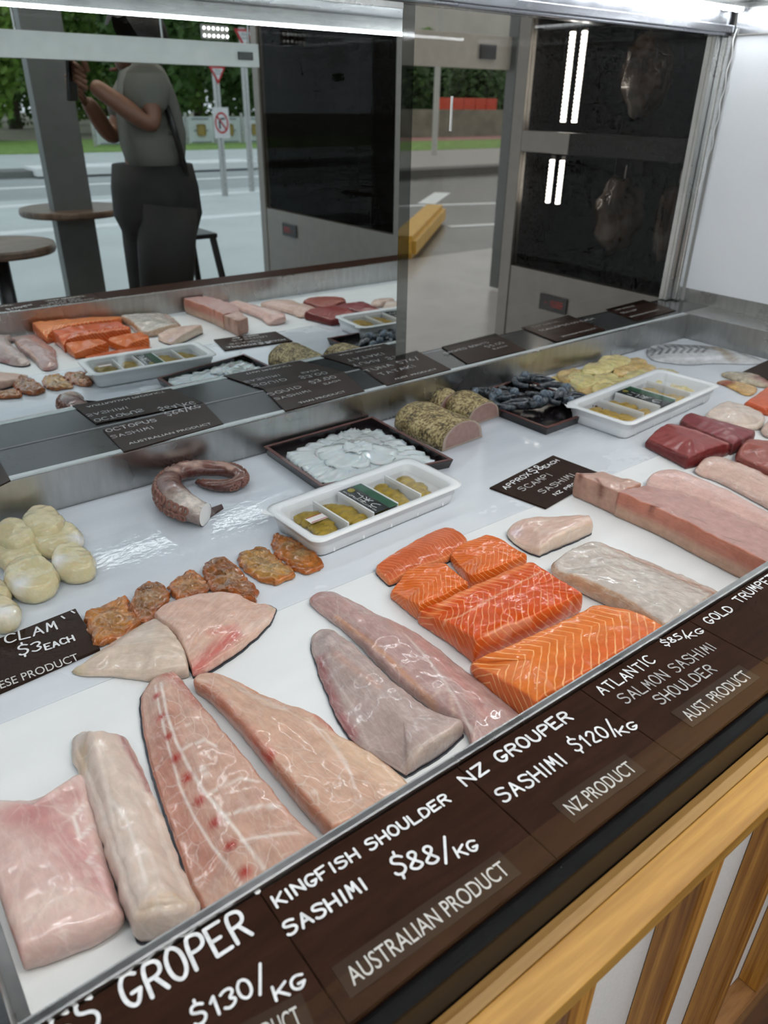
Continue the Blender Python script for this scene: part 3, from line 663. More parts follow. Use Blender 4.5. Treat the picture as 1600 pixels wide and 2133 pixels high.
# ================================================================== seafood
def S(r, g, b): return tuple(((c / 255) / 12.92 if c <= 10 else ((c / 255 + 0.055) / 1.055) ** 2.4) for c in (r, g, b))
F_white = fish('white_flesh', 'fiber', 0.28, S(240, 228, 220), 0.3, 0.25, 0.4, 14, 60, dist=2.0, vein=0.2, vs=22, mottle=0.1)
F_pink = fish('pink_flesh', 'fiber', 0.22, S(238, 218, 206), 0.3, 0.25, 0.4, 24, 110, dist=2.2, vein=0.3, vs=46)
F_grey = fish('grey_flesh', 'fiber', 0.24, S(226, 214, 210), 0.28, 0.2, 0.4, 24, 110, bump=0.35, dist=2.0, vein=0.15, vs=30)
F_alb = fish('albacore_flesh', 'fiber', 0.16, S(222, 178, 165), 0.4, 0.2, 0.2, 14, 200)
F_tuna = fish('tuna_flesh', 'fiber', 0.12, S(190, 120, 115), 0.34, 0.12, 0.16, 14, 90, dist=1.8, bump=0.15)
F_tail = fish('yellowtail_flesh', 'fiber', 0.24, S(238, 224, 212), 0.3, 0.2, 0.35, 20, 240, dist=0.8, vein=0.12, vs=30)
F_clear = fish('scallop_flesh', 'fiber', 0.12, S(248, 244, 232), 0.16, 0.4, 0.75, 60, 60, mottle=0.06, bump=0.45, dist=2.0)
F_clam = fish('clam_flesh', 'fiber', 0.25, S(205, 165, 120), 0.16, 0.25, 0.6, 60, 150, mottle=0.45, bump=0.6, dist=2.0)
F_squid = fish('squid_flesh', 'fiber', 0.15, S(245, 248, 248), 0.12, 0.4, 0.7, 20, 60, mottle=0.05, bump=0.15)
F_gold = fish('golden_flesh', 'fiber', 0.25, S(245, 232, 185), 0.2, 0.35, 0.5, 60, 90, mottle=0.2, bump=0.4)
F_octo = fish('octopus_flesh', 'fiber', 0.12, S(200, 165, 150), 0.25, 0.12, 0.4, 120, 120, mottle=0.35, bump=0.5)
F_prawn = fish('prawn_flesh', 'fiber', 0.25, S(150, 165, 178), 0.12, 0.3, 0.6, 90, 40, mottle=0.7, bump=0.35, ms=160)
def salmon_mat(i, freq=620, chev=0.9, y0=0.0, zc=0.6, amt=0.6):
    return fish('salmon_flesh_%d' % i, 'chevron', amt, S(250, 186, 126), 0.24, 0.2, 0.3, freq=freq, chev=chev, y0=y0, zc=zc, mottle=0.12, bump=0.35)
WHT = S(248, 240, 234); RED = S(186, 66, 54); PNK = S(196, 128, 118)

# groper at the lower left
fillet('groper_steak', 'thick pink groper slab in the lower left corner of the tray', 'fish fillet',
       [(-90, 1672, 14), (0, 1662, 15), (28, 1662, 15), (80, 1658, 15), (130, 1628, 14), (170, 1602, 12), (179, 1625, 14), (190, 1690, 17), (214, 1775, 20), (234, 1850, 23), (251, 1888, 24, 2),
        (232, 1906, 26), (165, 1936, 28), (90, 1964, 28), (34, 1980, 28, 2), (14, 1935, 28), (-10, 1860, 26)],
       F_white, S(222, 192, 184), 0.006, 0.009, 0.002, marks=[('line', [(60, 1690), (120, 1730), (180, 1800), (220, 1870)], 26, S(196, 128, 130), 0.55, 24), ('line', [(20, 1700), (90, 1690), (170, 1640)], 20, S(196, 136, 136), 0.5, 20),
        ('line', [(178, 1655), (150, 1690), (165, 1740), (190, 1700)], 2.6, WHT, 0.75, 24), ('line', [(200, 1750), (180, 1790), (212, 1800)], 2.2, WHT, 0.6, 24), ('line', [(206, 1810), (222, 1850), (235, 1885)], 3, S(238, 205, 205), 0.7, 25),
        ('line', [(16, 1925), (22, 1945)], 3.2, S(184, 50, 45), 0.8, 27), ('line', [(22, 1960), (32, 1985)], 5, S(190, 60, 45), 0.8, 26), ('line', [(60, 1900), (150, 1870), (200, 1880)], 22, S(232, 212, 200), 0.5, 28)], NN=150, K=24)
fillet('groper_loin', 'pale groper loin with a folded ragged end beside the pink slab', 'fish fillet',
       [(160, 1520, 8), (200, 1525, 16), (252, 1521, 14), (275, 1562, 12), (305, 1627, 14), (325, 1677, 14), (352, 1747, 15), (380, 1817, 17), (412, 1872, 18, 2), (385, 1895, 32), (300, 1912, 34), (275, 1908, 33, 2),
        (262, 1880, 30), (230, 1795, 26), (203, 1700, 22), (186, 1650, 18), (165, 1600, 12), (148, 1560, 9)],
       F_white, S(220, 202, 190), 0.010, 0.006, 0.002, 0.0022, 26, skin=0.0012,
       marks=[('line', [(250, 1524), (280, 1580), (312, 1640)], 7, S(150, 70, 80), 0.7, 14), ('line', [(200, 1540), (218, 1620), (232, 1700), (255, 1790)], 4, S(245, 230, 218), 0.6, 26), ('line', [(170, 1560), (175, 1600)], 9, S(205, 178, 140), 0.6, 12),
              ('line', [(232, 1660), (262, 1700), (285, 1770), (305, 1840)], 3, WHT, 0.55, 34), ('line', [(300, 1900), (400, 1860)], 10, S(214, 190, 160), 0.5, 30)], NN=150, K=24)

dots = [(325, 1442), (333, 1485), (349, 1526), (365, 1571), (389, 1613), (414, 1662), (447, 1711), (481, 1761), (510, 1817)]
km = [('line', [(340, 1500), (345, 1600), (380, 1700), (430, 1800)], 28, S(188, 120, 104), 0.5, 10), ('line', [(345, 1400), (372, 1412), (420, 1470)], 14, S(176, 92, 88), 0.6, 16),
      ('line', [(322, 1420), (333, 1480), (350, 1550), (374, 1630), (402, 1690), (440, 1755), (480, 1810), (508, 1852)], 2.0, WHT, 0.75, 18),
      ('line', [(334, 1415), (346, 1480), (366, 1540), (396, 1600), (428, 1650), (464, 1695), (502, 1745), (548, 1808)], 2.6, WHT, 0.8, 20),
      ('line', [(368, 1516), (412, 1504)], 2.2, WHT, 0.6, 20), ('line', [(380, 1556), (426, 1540), (450, 1555)], 2.4, WHT, 0.65, 21), ('line', [(430, 1648), (500, 1622), (540, 1628)], 3, WHT, 0.65, 22),
      ('line', [(464, 1693), (520, 1682), (580, 1676)], 3.2, WHT, 0.7, 24), ('line', [(502, 1746), (560, 1738), (620, 1732)], 2.8, WHT, 0.65, 24), ('dot', [(428, 1610), (422, 1598)], 6, WHT, 0.7, 22), ('line', [(560, 1690), (590, 1665)], 2, WHT, 0.5, 24)]
km += [('dot', [p], 9.0 - (2.0 if i < 3 else 0), S(176, 52, 42), 1.0, 19) for i, p in enumerate(dots)]
fillet('kingfish_fillet', 'kingfish fillet with a row of red bloodline spots and white membrane lines', 'fish fillet',
       [(336, 1397, 14), (362, 1394, 14, 2), (378, 1408, 15), (395, 1432, 17), (445, 1493, 19), (525, 1588, 21), (605, 1688, 22), (672, 1750, 22, 2), (600, 1800, 22), (520, 1852, 18), (430, 1902, 10, 2), (398, 1840, 6), (350, 1700, 5), (315, 1590, 5), (297, 1500, 5), (294, 1450, 7, 2), (312, 1412, 11)],
       F_pink, S(206, 170, 154), 0.006, 0.005, 0.001, 0.0012, skin=0.003, marks=km, NN=200, K=40, side=S(205, 150, 130))
fillet('kingfish_shoulder', 'peach kingfish shoulder fillet with a thick cut wall and two red blood marks', 'fish fillet',
       [(402, 1416, 20), (410, 1399, 17), (440, 1396, 13), (470, 1405, 9), (520, 1430, 7), (580, 1460, 7), (640, 1475, 7), (680, 1502, 7), (702, 1530, 7), (745, 1548, 6), (800, 1585, 6), (856, 1632, 7, 2), (800, 1672, 16), (740, 1704, 24), (694, 1722, 27, 3),
        (640, 1664, 27), (560, 1570, 26), (480, 1478, 24), (432, 1430, 22)],
       F_pink, S(212, 176, 156), 0.003, 0.005, 0.001, 0.0014, side=S(214, 158, 132),
       marks=[('line', [(508, 1534), (525, 1548)], 10, S(192, 50, 44), 1.0, 24), ('line', [(540, 1564), (560, 1574)], 10, S(192, 56, 48), 0.9, 24), ('line', [(720, 1550), (790, 1600), (840, 1630)], 32, S(232, 200, 172), 0.8, 10),
              ('line', [(600, 1480), (680, 1520), (720, 1590), (740, 1650)], 2.6, WHT, 0.5, 14), ('line', [(640, 1490), (690, 1550), (730, 1620)], 2.0, WHT, 0.5, 14), ('line', [(470, 1420), (560, 1470), (640, 1500)], 5, S(226, 190, 150), 0.6, 12), ('line', [(658, 1485), (690, 1512)], 6, S(196, 96, 80), 0.6, 10),
              ('line', [(430, 1420), (500, 1500), (560, 1560)], 9, S(206, 140, 122), 0.5, 24), ('dot', [(655, 1652)], 5, WHT, 0.6, 26)], NN=180, K=30)
fillet('grouper_fillet', 'grey grouper fillet with a ragged tail and ribbed pink edge, in front', 'fish fillet',
       [(650, 1320, 7), (668, 1305, 10), (692, 1303, 13), (722, 1327, 16), (790, 1388, 20), (850, 1441, 23), (915, 1483, 25), (967, 1498, 23, 3), (930, 1532, 25), (880, 1560, 25), (850, 1590, 18), (842, 1606, 8, 2), (780, 1565, 8), (735, 1535, 9), (705, 1492, 9), (685, 1442, 8), (665, 1395, 7), (650, 1350, 6)],
       F_grey, S(188, 168, 163), 0.006, 0.006, 0.001, 0.002, 30, skin=0.0018,
       marks=[('line', [(665, 1370), (682, 1430), (705, 1485), (735, 1530)], 11, S(160, 96, 96), 0.8, 9), ('line', [(700, 1360), (740, 1400), (790, 1440)], 8, S(206, 166, 150), 0.5, 18), ('line', [(840, 1580), (900, 1545), (960, 1510)], 12, S(212, 194, 180), 0.6, 24), ('line', [(690, 1400), (740, 1480), (770, 1550)], 2, S(226, 210, 205), 0.5, 14)], NN=170, K=28)
fillet('grouper_fillet', 'long pinkish grouper fillet with a narrow tail, next to the salmon', 'fish fillet',
       [(642, 1246, 8), (654, 1231, 10), (690, 1226, 12), (722, 1241, 12), (790, 1277, 12), (850, 1302, 11), (900, 1337, 9), (960, 1387, 8), (1020, 1432, 8), (1078, 1478, 8), (1092, 1492, 8, 2), (1050, 1515, 9), (985, 1556, 10, 2), (972, 1505, 12), (915, 1466, 16), (850, 1424, 17), (790, 1368, 17), (740, 1318, 15), (700, 1288, 12), (664, 1266, 9)],
       F_grey, S(190, 158, 153), 0.006, 0.005, 0.001, 0.0018, 26,
       marks=[('line', [(700, 1275), (760, 1325), (830, 1390), (905, 1460)], 5, S(206, 158, 128), 0.8, 18), ('line', [(840, 1320), (900, 1390), (960, 1480), (990, 1530)], 2.4, WHT, 0.45, 14), ('line', [(880, 1340), (940, 1400), (1010, 1490)], 14, S(204, 150, 144), 0.55, 12), ('dot', [(650, 1240)], 14, S(190, 128, 120), 0.6, 9),
              ('line', [(900, 1450), (935, 1440), (950, 1500)], 3, S(226, 206, 190), 0.5, 16)], NN=180, K=28)

# salmon
SAL = S(222, 112, 40); SAL_D = S(212, 88, 22); SAL_L = S(226, 130, 64)
fillet('salmon_piece', 'thin flat salmon tail piece at the back of the salmon group', 'fish fillet',
       [(779, 1182, 9), (796, 1166, 12), (840, 1139, 13), (880, 1115, 13), (922, 1097, 13), (944, 1098, 13, 2), (982, 1123, 13), (942, 1154, 13), (892, 1172, 13), (845, 1192, 12), (812, 1212, 9, 2)],
       salmon_mat(1, 900, 0.4, amt=0.3), S(206, 104, 58), 0.002, 0.0025, 0.001, 0.001, skin=0.001, edge=(S(232, 160, 110), 4, 0.5))
fillet('salmon_piece', 'small salmon cube at the left of the group, thin edge outwards', 'fish fillet',
       [(815, 1230, 14, 2), (846, 1187, 25, 2), (905, 1169, 27), (930, 1174, 26, 2), (976, 1211, 25, 3), (925, 1238, 27), (873, 1262, 25, 3)],
       salmon_mat(2, 760, 1.0, zc=1.2), SAL, 0.002, 0.0025, 0.001, 0.001)
fillet('salmon_piece', 'salmon cube behind the big block, touching the thin tail piece', 'fish fillet',
       [(940, 1152, 16, 2), (956, 1131, 25), (1012, 1113, 27, 2), (1036, 1117, 27), (1099, 1153, 25, 3), (1060, 1170, 26), (1005, 1192, 26), (980, 1198, 22, 3), (958, 1178, 18)],
       salmon_mat(3, 760, 1.0, zc=1.2), SAL, 0.002, 0.0025, 0.001, 0.0012)
fillet('salmon_block', 'largest deep orange salmon block in the middle of the group', 'fish fillet',
       [(873, 1274, 20, 3), (906, 1255, 33), (1000, 1211, 35), (1098, 1169, 33, 2), (1114, 1171, 33), (1214, 1234, 32, 4), (1110, 1284, 36), (992, 1332, 37, 4), (955, 1306, 35), (905, 1284, 27)],
       salmon_mat(4, 640, 0.8, y0=0.02, zc=0.9), SAL_D, 0.001, 0.003, 0.0012, 0.0012, side=S(224, 106, 46), NN=150, K=20,
       marks=[('line', [(890, 1268), (1000, 1218), (1100, 1172)], 8, S(236, 150, 96), 0.6, 35), ('line', [(905, 1288), (960, 1278), (1060, 1226), (1130, 1185)], 2.2, S(246, 196, 160), 0.6, 36), ('line', [(1010, 1322), (1060, 1304), (1110, 1284)], 4, S(244, 180, 150), 0.65, 36)])
fillet('salmon_block', 'front salmon block with bold white chevron lines against the rim', 'fish fillet',
       [(981, 1379, 17, 3), (1000, 1368, 27), (1080, 1334, 34), (1160, 1298, 35), (1238, 1258, 33, 2), (1260, 1256, 32), (1320, 1268, 28), (1384, 1302, 22, 2), (1300, 1352, 30), (1200, 1412, 34), (1118, 1462, 36, 3), (1088, 1440, 36), (1050, 1416, 34), (1006, 1393, 25)],
       salmon_mat(5, 520, 1.0, y0=0.012, zc=0.9, amt=0.95), SAL_L, 0.002, 0.0035, 0.001, 0.0012, NN=150, K=20, side=S(230, 122, 66),
       marks=[('line', [(1180, 1400), (1280, 1340), (1350, 1300)], 26, S(226, 112, 66), 0.6, 34)])

# gold trumpeter
fillet('trumpeter_loin', 'pale glistening trumpeter loin lying against the front rim', 'fish fillet',
       [(1147, 1178, 14), (1162, 1158, 20), (1188, 1138, 24), (1222, 1125, 25), (1252, 1125, 23), (1287, 1139, 15), (1355, 1167, 13), (1425, 1196, 12), (1500, 1228, 12, 2), (1455, 1262, 22), (1390, 1299, 24, 2), (1366, 1288, 24), (1330, 1262, 25), (1285, 1236, 26), (1222, 1208, 25), (1180, 1195, 20)],
       fish('trumpeter_flesh', 'fiber', 0.35, S(240, 236, 228), 0.2, 0.22, 0.6, 20, 60, bump=0.6, dist=2.5, vein=0.12, vs=30), S(204, 194, 186), 0.004, 0.007, 0.002, 0.0024, 40, side=S(206, 176, 150), NN=150, K=22,
       marks=[('line', [(1260, 1135), (1350, 1172), (1490, 1230)], 12, S(184, 142, 126), 0.7, 16), ('line', [(1165, 1180), (1250, 1225), (1340, 1280)], 8, S(208, 170, 136), 0.6, 24)])
fillet('trumpeter_piece', 'small translucent trumpeter cut with a shiny lilac end, above the loin', 'fish fillet',
       [(1056, 1105, 9), (1067, 1087, 17), (1098, 1076, 23), (1165, 1072, 25), (1231, 1071, 25, 3), (1236, 1084, 24, 2), (1205, 1097, 26), (1160, 1114, 26), (1126, 1140, 17, 3), (1098, 1138, 11), (1070, 1123, 8)],
       F_white, S(216, 186, 172), 0.002, 0.005, 0.001, 0.0014, skin=0.001, side=S(222, 200, 182), marks=[('dot', [(1075, 1100)], 14, S(205, 186, 196), 0.8, 18), ('line', [(1230, 1078), (1165, 1112), (1130, 1140)], 5, S(236, 216, 200), 0.7, 25)])

# albacore and pale fillets at the right
fillet('albacore_block', 'short square albacore block on the corner of the scampi card', 'fish fillet',
       [(1200, 985, 42, 4), (1258, 981, 42, 3), (1336, 1007, 42, 4), (1290, 1024, 42, 4)],
       F_alb, S(198, 166, 154), 0.001, 0.002, 0.001, 0.001, side=S(196, 156, 138), marks=[('dot', [(1210, 989)], 7, S(110, 60, 52), 0.8, 42), ('line', [(1240, 1012), (1258, 1030)], 5, S(120, 78, 66), 0.8, 30)])
fillet('albacore_loin', 'long rosy albacore loin block running to the right edge', 'fish fillet',
       [(1289, 1024, 43, 4), (1341, 1009, 42, 3), (1440, 1032, 40), (1540, 1077, 40), (1640, 1127, 40), (1725, 1165, 40, 3), (1690, 1208, 42, 3), (1600, 1171, 43), (1495, 1120, 43), (1376, 1060, 43)],
       F_alb, S(190, 152, 146), 0.001, 0.002, 0.001, 0.0014, side=S(196, 130, 112), side2=S(206, 172, 150), NN=150, K=22,
       marks=[('line', [(1292, 1026), (1376, 1061), (1495, 1121), (1600, 1172)], 5, S(206, 140, 116), 0.7, 43), ('line', [(1336, 1048), (1370, 1056)], 2.5, S(110, 56, 50), 0.8, 43), ('line', [(1440, 1078), (1470, 1090)], 2, S(120, 74, 70), 0.7, 43), ('line', [(1510, 1118), (1545, 1130)], 2, S(120, 74, 70), 0.6, 43)])
fillet('pale_fillet', 'pale pink fillet lying behind the long albacore block', 'fish fillet',
       [(1346, 1004, 12), (1354, 985, 18), (1390, 973, 22), (1422, 981, 22), (1480, 1000, 20), (1540, 1030, 18), (1640, 1084, 18), (1700, 1120, 16), (1720, 1150, 14), (1640, 1120, 16), (1540, 1072, 16), (1440, 1027, 16), (1380, 1012, 14)],
       F_pink, S(222, 188, 180), 0.005, 0.006, 0.001, 0.002, 30)
fillet('pale_fillet', 'pale pink fillet below the dark red tuna pieces', 'fish fillet',
       [(1446, 978, 10), (1460, 956, 18), (1484, 945, 20), (1520, 952, 20), (1600, 986, 20), (1680, 1018, 18), (1700, 1080, 12), (1640, 1065, 14), (1560, 1022, 14), (1500, 992, 12)],
       F_pink, S(214, 184, 172), 0.005, 0.006, 0.001, 0.002, 30)
fillet('tuna_block', 'dark red tuna block nearest the white plastic tray', 'fish fillet',
       [(1347, 914, 18, 2), (1370, 889, 27), (1388, 880, 29, 2), (1404, 880, 29), (1462, 897, 29), (1524, 922, 26, 3), (1488, 930, 29), (1462, 942, 29), (1434, 952, 24, 3)],
       F_tuna, S(148, 72, 70), 0.004, 0.006, 0.0015, 0.0016, side=S(118, 46, 46), marks=[('line', [(1395, 885), (1470, 905), (1515, 920)], 6, S(190, 130, 124), 0.6, 29), ('dot', [(1420, 905), (1450, 925)], 9, S(116, 52, 56), 0.5, 30)])
fillet('tuna_block', 'dark red tuna block behind the nearest one, frosted on top', 'fish fillet',
       [(1414, 875, 20), (1426, 860, 25), (1437, 857, 26, 2), (1480, 868, 26), (1575, 895, 25, 3), (1570, 906, 25), (1545, 914, 27), (1528, 924, 24, 2), (1470, 899, 25)],
       F_tuna, S(140, 74, 78), 0.005, 0.007, 0.0015, 0.0016, side=S(112, 48, 50), marks=[('dot', [(1478, 872), (1502, 885), (1522, 895)], 9, S(196, 164, 168), 0.6, 28)])
fillet('tuna_block', 'brownish red tuna block cut by the right edge, lower', 'fish fillet',
       [(1530, 948, 16), (1546, 920, 27), (1560, 911, 29, 2), (1600, 915, 29), (1660, 930, 28), (1700, 985, 22), (1620, 985, 24), (1570, 965, 22)],
       F_tuna, S(160, 96, 86), 0.004, 0.008, 0.001, 0.0016, side=S(128, 62, 52))
fillet('white_loin', 'whitish fish loin between the tuna and the orange salmon at right', 'fish fillet',
       [(1466, 864, 9), (1480, 850, 18), (1500, 836, 21), (1520, 832, 21), (1560, 842, 19), (1598, 862, 19), (1592, 874, 22, 2), (1570, 886, 12), (1520, 880, 13)],
       F_white, S(214, 198, 186), 0.004, 0.007, 0.001, 0.0018, marks=[('dot', [(1468, 858)], 9, S(190, 150, 100), 0.8, 10)])
fillet('pale_piece', 'small pale fish piece at the right edge beside the white loin', 'fish fillet',
       [(1588, 893, 12), (1592, 878, 20), (1612, 866, 22), (1650, 876, 20), (1650, 905, 14), (1605, 902, 14)], F_white, S(206, 180, 168), 0.003)
fillet('salmon_block', 'orange salmon block at the right edge, far from the main group', 'fish fillet',
       [(1552, 836, 13, 2), (1580, 818, 20), (1606, 799, 24, 2), (1660, 800, 24), (1690, 830, 22), (1612, 850, 20), (1588, 848, 16)],
       salmon_mat(6, 900, 0.5, amt=0.25), S(206, 98, 60), 0.003, 0.005)
fillet('mackerel_fillet', 'silver fillet with dark wavy back markings in the far corner', 'fish fillet',
       [(1345, 724, 8), (1362, 716, 12), (1400, 715, 13), (1480, 719, 12), (1520, 726, 10), (1560, 738, 7), (1598, 753, 3), (1570, 757, 4), (1530, 755, 5), (1480, 753, 6), (1440, 757, 6), (1380, 752, 6), (1352, 745, 5)],
       fish('silver_skin', 'fiber', 0.3, S(235, 236, 238), 0.2, 0.05, 0.6, 40, 60, mottle=0.2), S(205, 205, 206), 0.006, 0.005, 0.001, 0.001,
       marks=[('line', [(1348, 728), (1400, 724), (1460, 725), (1490, 728)], 26, S(118, 120, 126), 0.9, 12)] + [('line', [(1356 + i * 15, 721), (1366 + i * 15, 728), (1358 + i * 15, 735)], 7, S(58, 62, 72), 0.95, 13) for i in range(8)] +
             [('line', [(1484, 724), (1508, 737), (1524, 747)], 26, S(164, 146, 122), 0.95, 9), ('line', [(1350, 748), (1440, 750), (1500, 748)], 16, S(240, 240, 242), 0.8, 6), ('dot', [(1545, 738)], 16, S(150, 152, 156), 0.7, 8)], NN=170, K=26)

# yellowtail pair in the middle left
fillet('yellowtail_tail', 'tapered yellowtail tail piece pointing to the clam card', 'fish fillet',
       [(146, 1397, 3), (165, 1385, 7), (200, 1357, 9), (252, 1321, 11), (305, 1290, 13), (322, 1284, 14, 2), (349, 1294, 18), (376, 1331, 22), (388, 1360, 22), (389, 1384, 20, 2), (340, 1392, 20), (298, 1402, 14), (235, 1398, 9), (165, 1404, 4)],
       F_tail, S(216, 198, 182), 0.005, 0.006, 0.001, 0.0012, marks=[('dot', [(155, 1398)], 22, S(178, 166, 130), 0.7, 4), ('line', [(240, 1340), (330, 1300)], 16, S(206, 186, 176), 0.5, 14)], NN=140, K=22)
fillet('yellowtail_fillet', 'yellowtail fillet with a red bloodline and dark skin edge, overlapping the tail piece', 'fish fillet',
       [(321, 1273, 20, 2), (340, 1256, 22), (410, 1233, 20), (476, 1228, 16), (503, 1235, 14), (543, 1258, 9), (556, 1255, 5), (573, 1266, 5, 2), (569, 1279, 6), (553, 1299, 9), (515, 1330, 12), (466, 1364, 13), (428, 1388, 12), (401, 1398, 10, 2), (391, 1368, 18), (376, 1328, 21), (355, 1299, 23), (332, 1286, 22)],
       F_tail, S(214, 180, 164), 0.004, 0.005, 0.001, 0.0014, skin=0.0022,
       marks=[('line', [(405, 1385), (450, 1350), (490, 1318)], 16, S(196, 88, 82), 0.75, 16), ('line', [(440, 1320), (490, 1300)], 9, S(205, 120, 108), 0.6, 18), ('line', [(510, 1320), (555, 1285)], 9, S(226, 206, 192), 0.6, 10), ('dot', [(566, 1268)], 8, S(205, 195, 160), 0.6, 5)], NN=150, K=24)

# scallops
sc = [((88, 1086), 46, 26, 'pale scallop with its base against the steel wall, top of the pile'), ((28, 1112), 46, 25, 'scallop at the left edge beside the topmost one'), ((116, 1120), 56, 22, 'scallop with a white patch at its right, centre of the pile'),
      ((150, 1166), 48, 24, 'rightmost scallop with a white foot at its left side'), ((36, 1155), 48, 20, 'scallop half hidden in the middle of the pile'), ((60, 1196), 57, 25, 'large scallop with a white foot, front of the pile'),
      ((-12, 1228), 32, 20, 'scallop cut by the left edge above the frontmost one'), ((-6, 1268), 46, 24, 'frontmost scallop, half cut by the left edge')]
spatch = {2: (165, 1112), 3: (118, 1170), 5: (40, 1215), 7: (10, 1275)}
for i, (c, r, z, lb) in enumerate(sc):
    pts = []
    for k in range(12):
        a = 2 * math.pi * k / 12; rr = r * random.uniform(0.93, 1.05)
        pts.append((c[0] + rr * math.cos(a), c[1] - 8 + rr * 0.66 * math.sin(a), z * (0.8 if i in (2, 4) else 1)))
    fillet('scallop', lb, 'scallop', pts, F_clear, S(226, 213, 172), 0.002, 0.006, 0.002, 0.003, 26, tone=0.97, NN=72, K=14, group='scallops at the left of the tray', under=0.008,
           marks=[('dot', [spatch[i]], 24, S(246, 245, 242), 1.0, z)] if i in spatch else ())

# clams
cl = [([(172, 1279), (193, 1265), (221, 1254), (256, 1239), (265, 1244), (268, 1265), (280, 1279), (296, 1291), (284, 1300), (235, 1331), (200, 1338), (195, 1328), (182, 1300)], 'orange clam nearest the clam card, partly under the tail piece'),
      ([(270, 1247), (298, 1211), (316, 1214), (333, 1209), (345, 1226), (357, 1240), (319, 1282), (298, 1293), (277, 1272)], 'brown clam second from the clam card'),
      ([(347, 1214), (375, 1198), (389, 1184), (406, 1184), (418, 1200), (431, 1209), (438, 1226), (396, 1236), (368, 1246), (354, 1230)], 'amber clam third from the clam card, above the yellowtail'),
      ([(419, 1179), (431, 1165), (459, 1160), (480, 1162), (501, 1191), (518, 1205), (534, 1223), (532, 1244), (520, 1251), (490, 1232), (438, 1226), (434, 1205)], 'dark amber clam fourth from the clam card, curling over the yellowtail'),
      ([(494, 1158), (525, 1139), (550, 1135), (567, 1156), (592, 1174), (620, 1191), (599, 1202), (564, 1211), (529, 1200), (501, 1177)], 'opened clam with two beige halves, fifth from the clam card'),
      ([(567, 1125), (571, 1109), (595, 1113), (620, 1128), (634, 1130), (655, 1146), (676, 1174), (655, 1186), (622, 1189), (596, 1168), (570, 1146)], 'bright orange clam touching the white urchin tray')]
for i, (pp, lb) in enumerate(cl):
    cx = sum(p[0] for p in pp) / len(pp); cy = sum(p[1] for p in pp) / len(pp)
    hh = (9, 9, 8, 10, 7, 7)[i]
    base = (S(184, 128, 72), S(150, 104, 68), S(178, 122, 78), S(150, 96, 54), S(184, 140, 78), S(178, 110, 40))[i]
    mk = []
    if i >= 4:
        mk = [('dot', [((cx + 10, cy + 8))], 20, S(196, 164, 116), 0.9, 8), ('dot', [(cx - 14, cy - 10)], 15, S(190, 158, 112), 0.85, 8), ('line', [(cx - 25, cy + 6), (cx + 20, cy - 16)], 2.5, S(120, 76, 30), 0.7, 8)]
    else:
        mk = [('dot', [(cx, cy + 4)], 22, S(206, 166, 116), 0.5, 8), ('line', [(cx - 24, cy + 4), (cx, cy + 8), (cx + 22, cy + 2)], 2.0, S(122, 70, 30), 0.6, 8)]
    fillet('clam', lb, 'clam', [(x, y, hh * random.uniform(0.7, 1.3)) for x, y in pp], F_clam, base, 0.002, 0.003, 0.001, 0.0046, 46, rag=0.0028, NN=130, K=18, it=1, edge=(S(172, 88, 20), 8, 0.7), marks=mk, group='shelled clams in a row', ripple=0.0006)

# surf clams at the far right
fillet('surf_clam', 'surf clam with a red tip pointing left and yellow frill', 'clam',
       [(1491, 797, 3), (1502, 790, 7), (1530, 791, 9), (1560, 800, 10), (1580, 806, 8), (1572, 818, 6), (1555, 822, 5), (1530, 808, 6), (1508, 800, 4)], F_clam, S(214, 176, 116), 0.003, 0.004,
       marks=[('line', [(1490, 796), (1520, 797)], 22, S(150, 60, 34), 0.95, 7)], NN=80, K=12)
fillet('surf_clam', 'surf clam with a grey body and red tip against the dark card', 'clam',
       [(1502, 778, 6), (1510, 772, 9), (1545, 774, 10), (1575, 778, 11), (1600, 790, 9), (1612, 800, 6), (1590, 803, 8), (1560, 795, 8), (1520, 786, 6)], F_clam, S(190, 180, 160), 0.003, 0.004,
       marks=[('dot', [(1598, 794), (1585, 790)], 34, S(150, 64, 48), 0.95, 8), ('dot', [(1506, 777)], 8, S(205, 182, 110), 0.8, 8)], NN=80, K=12)

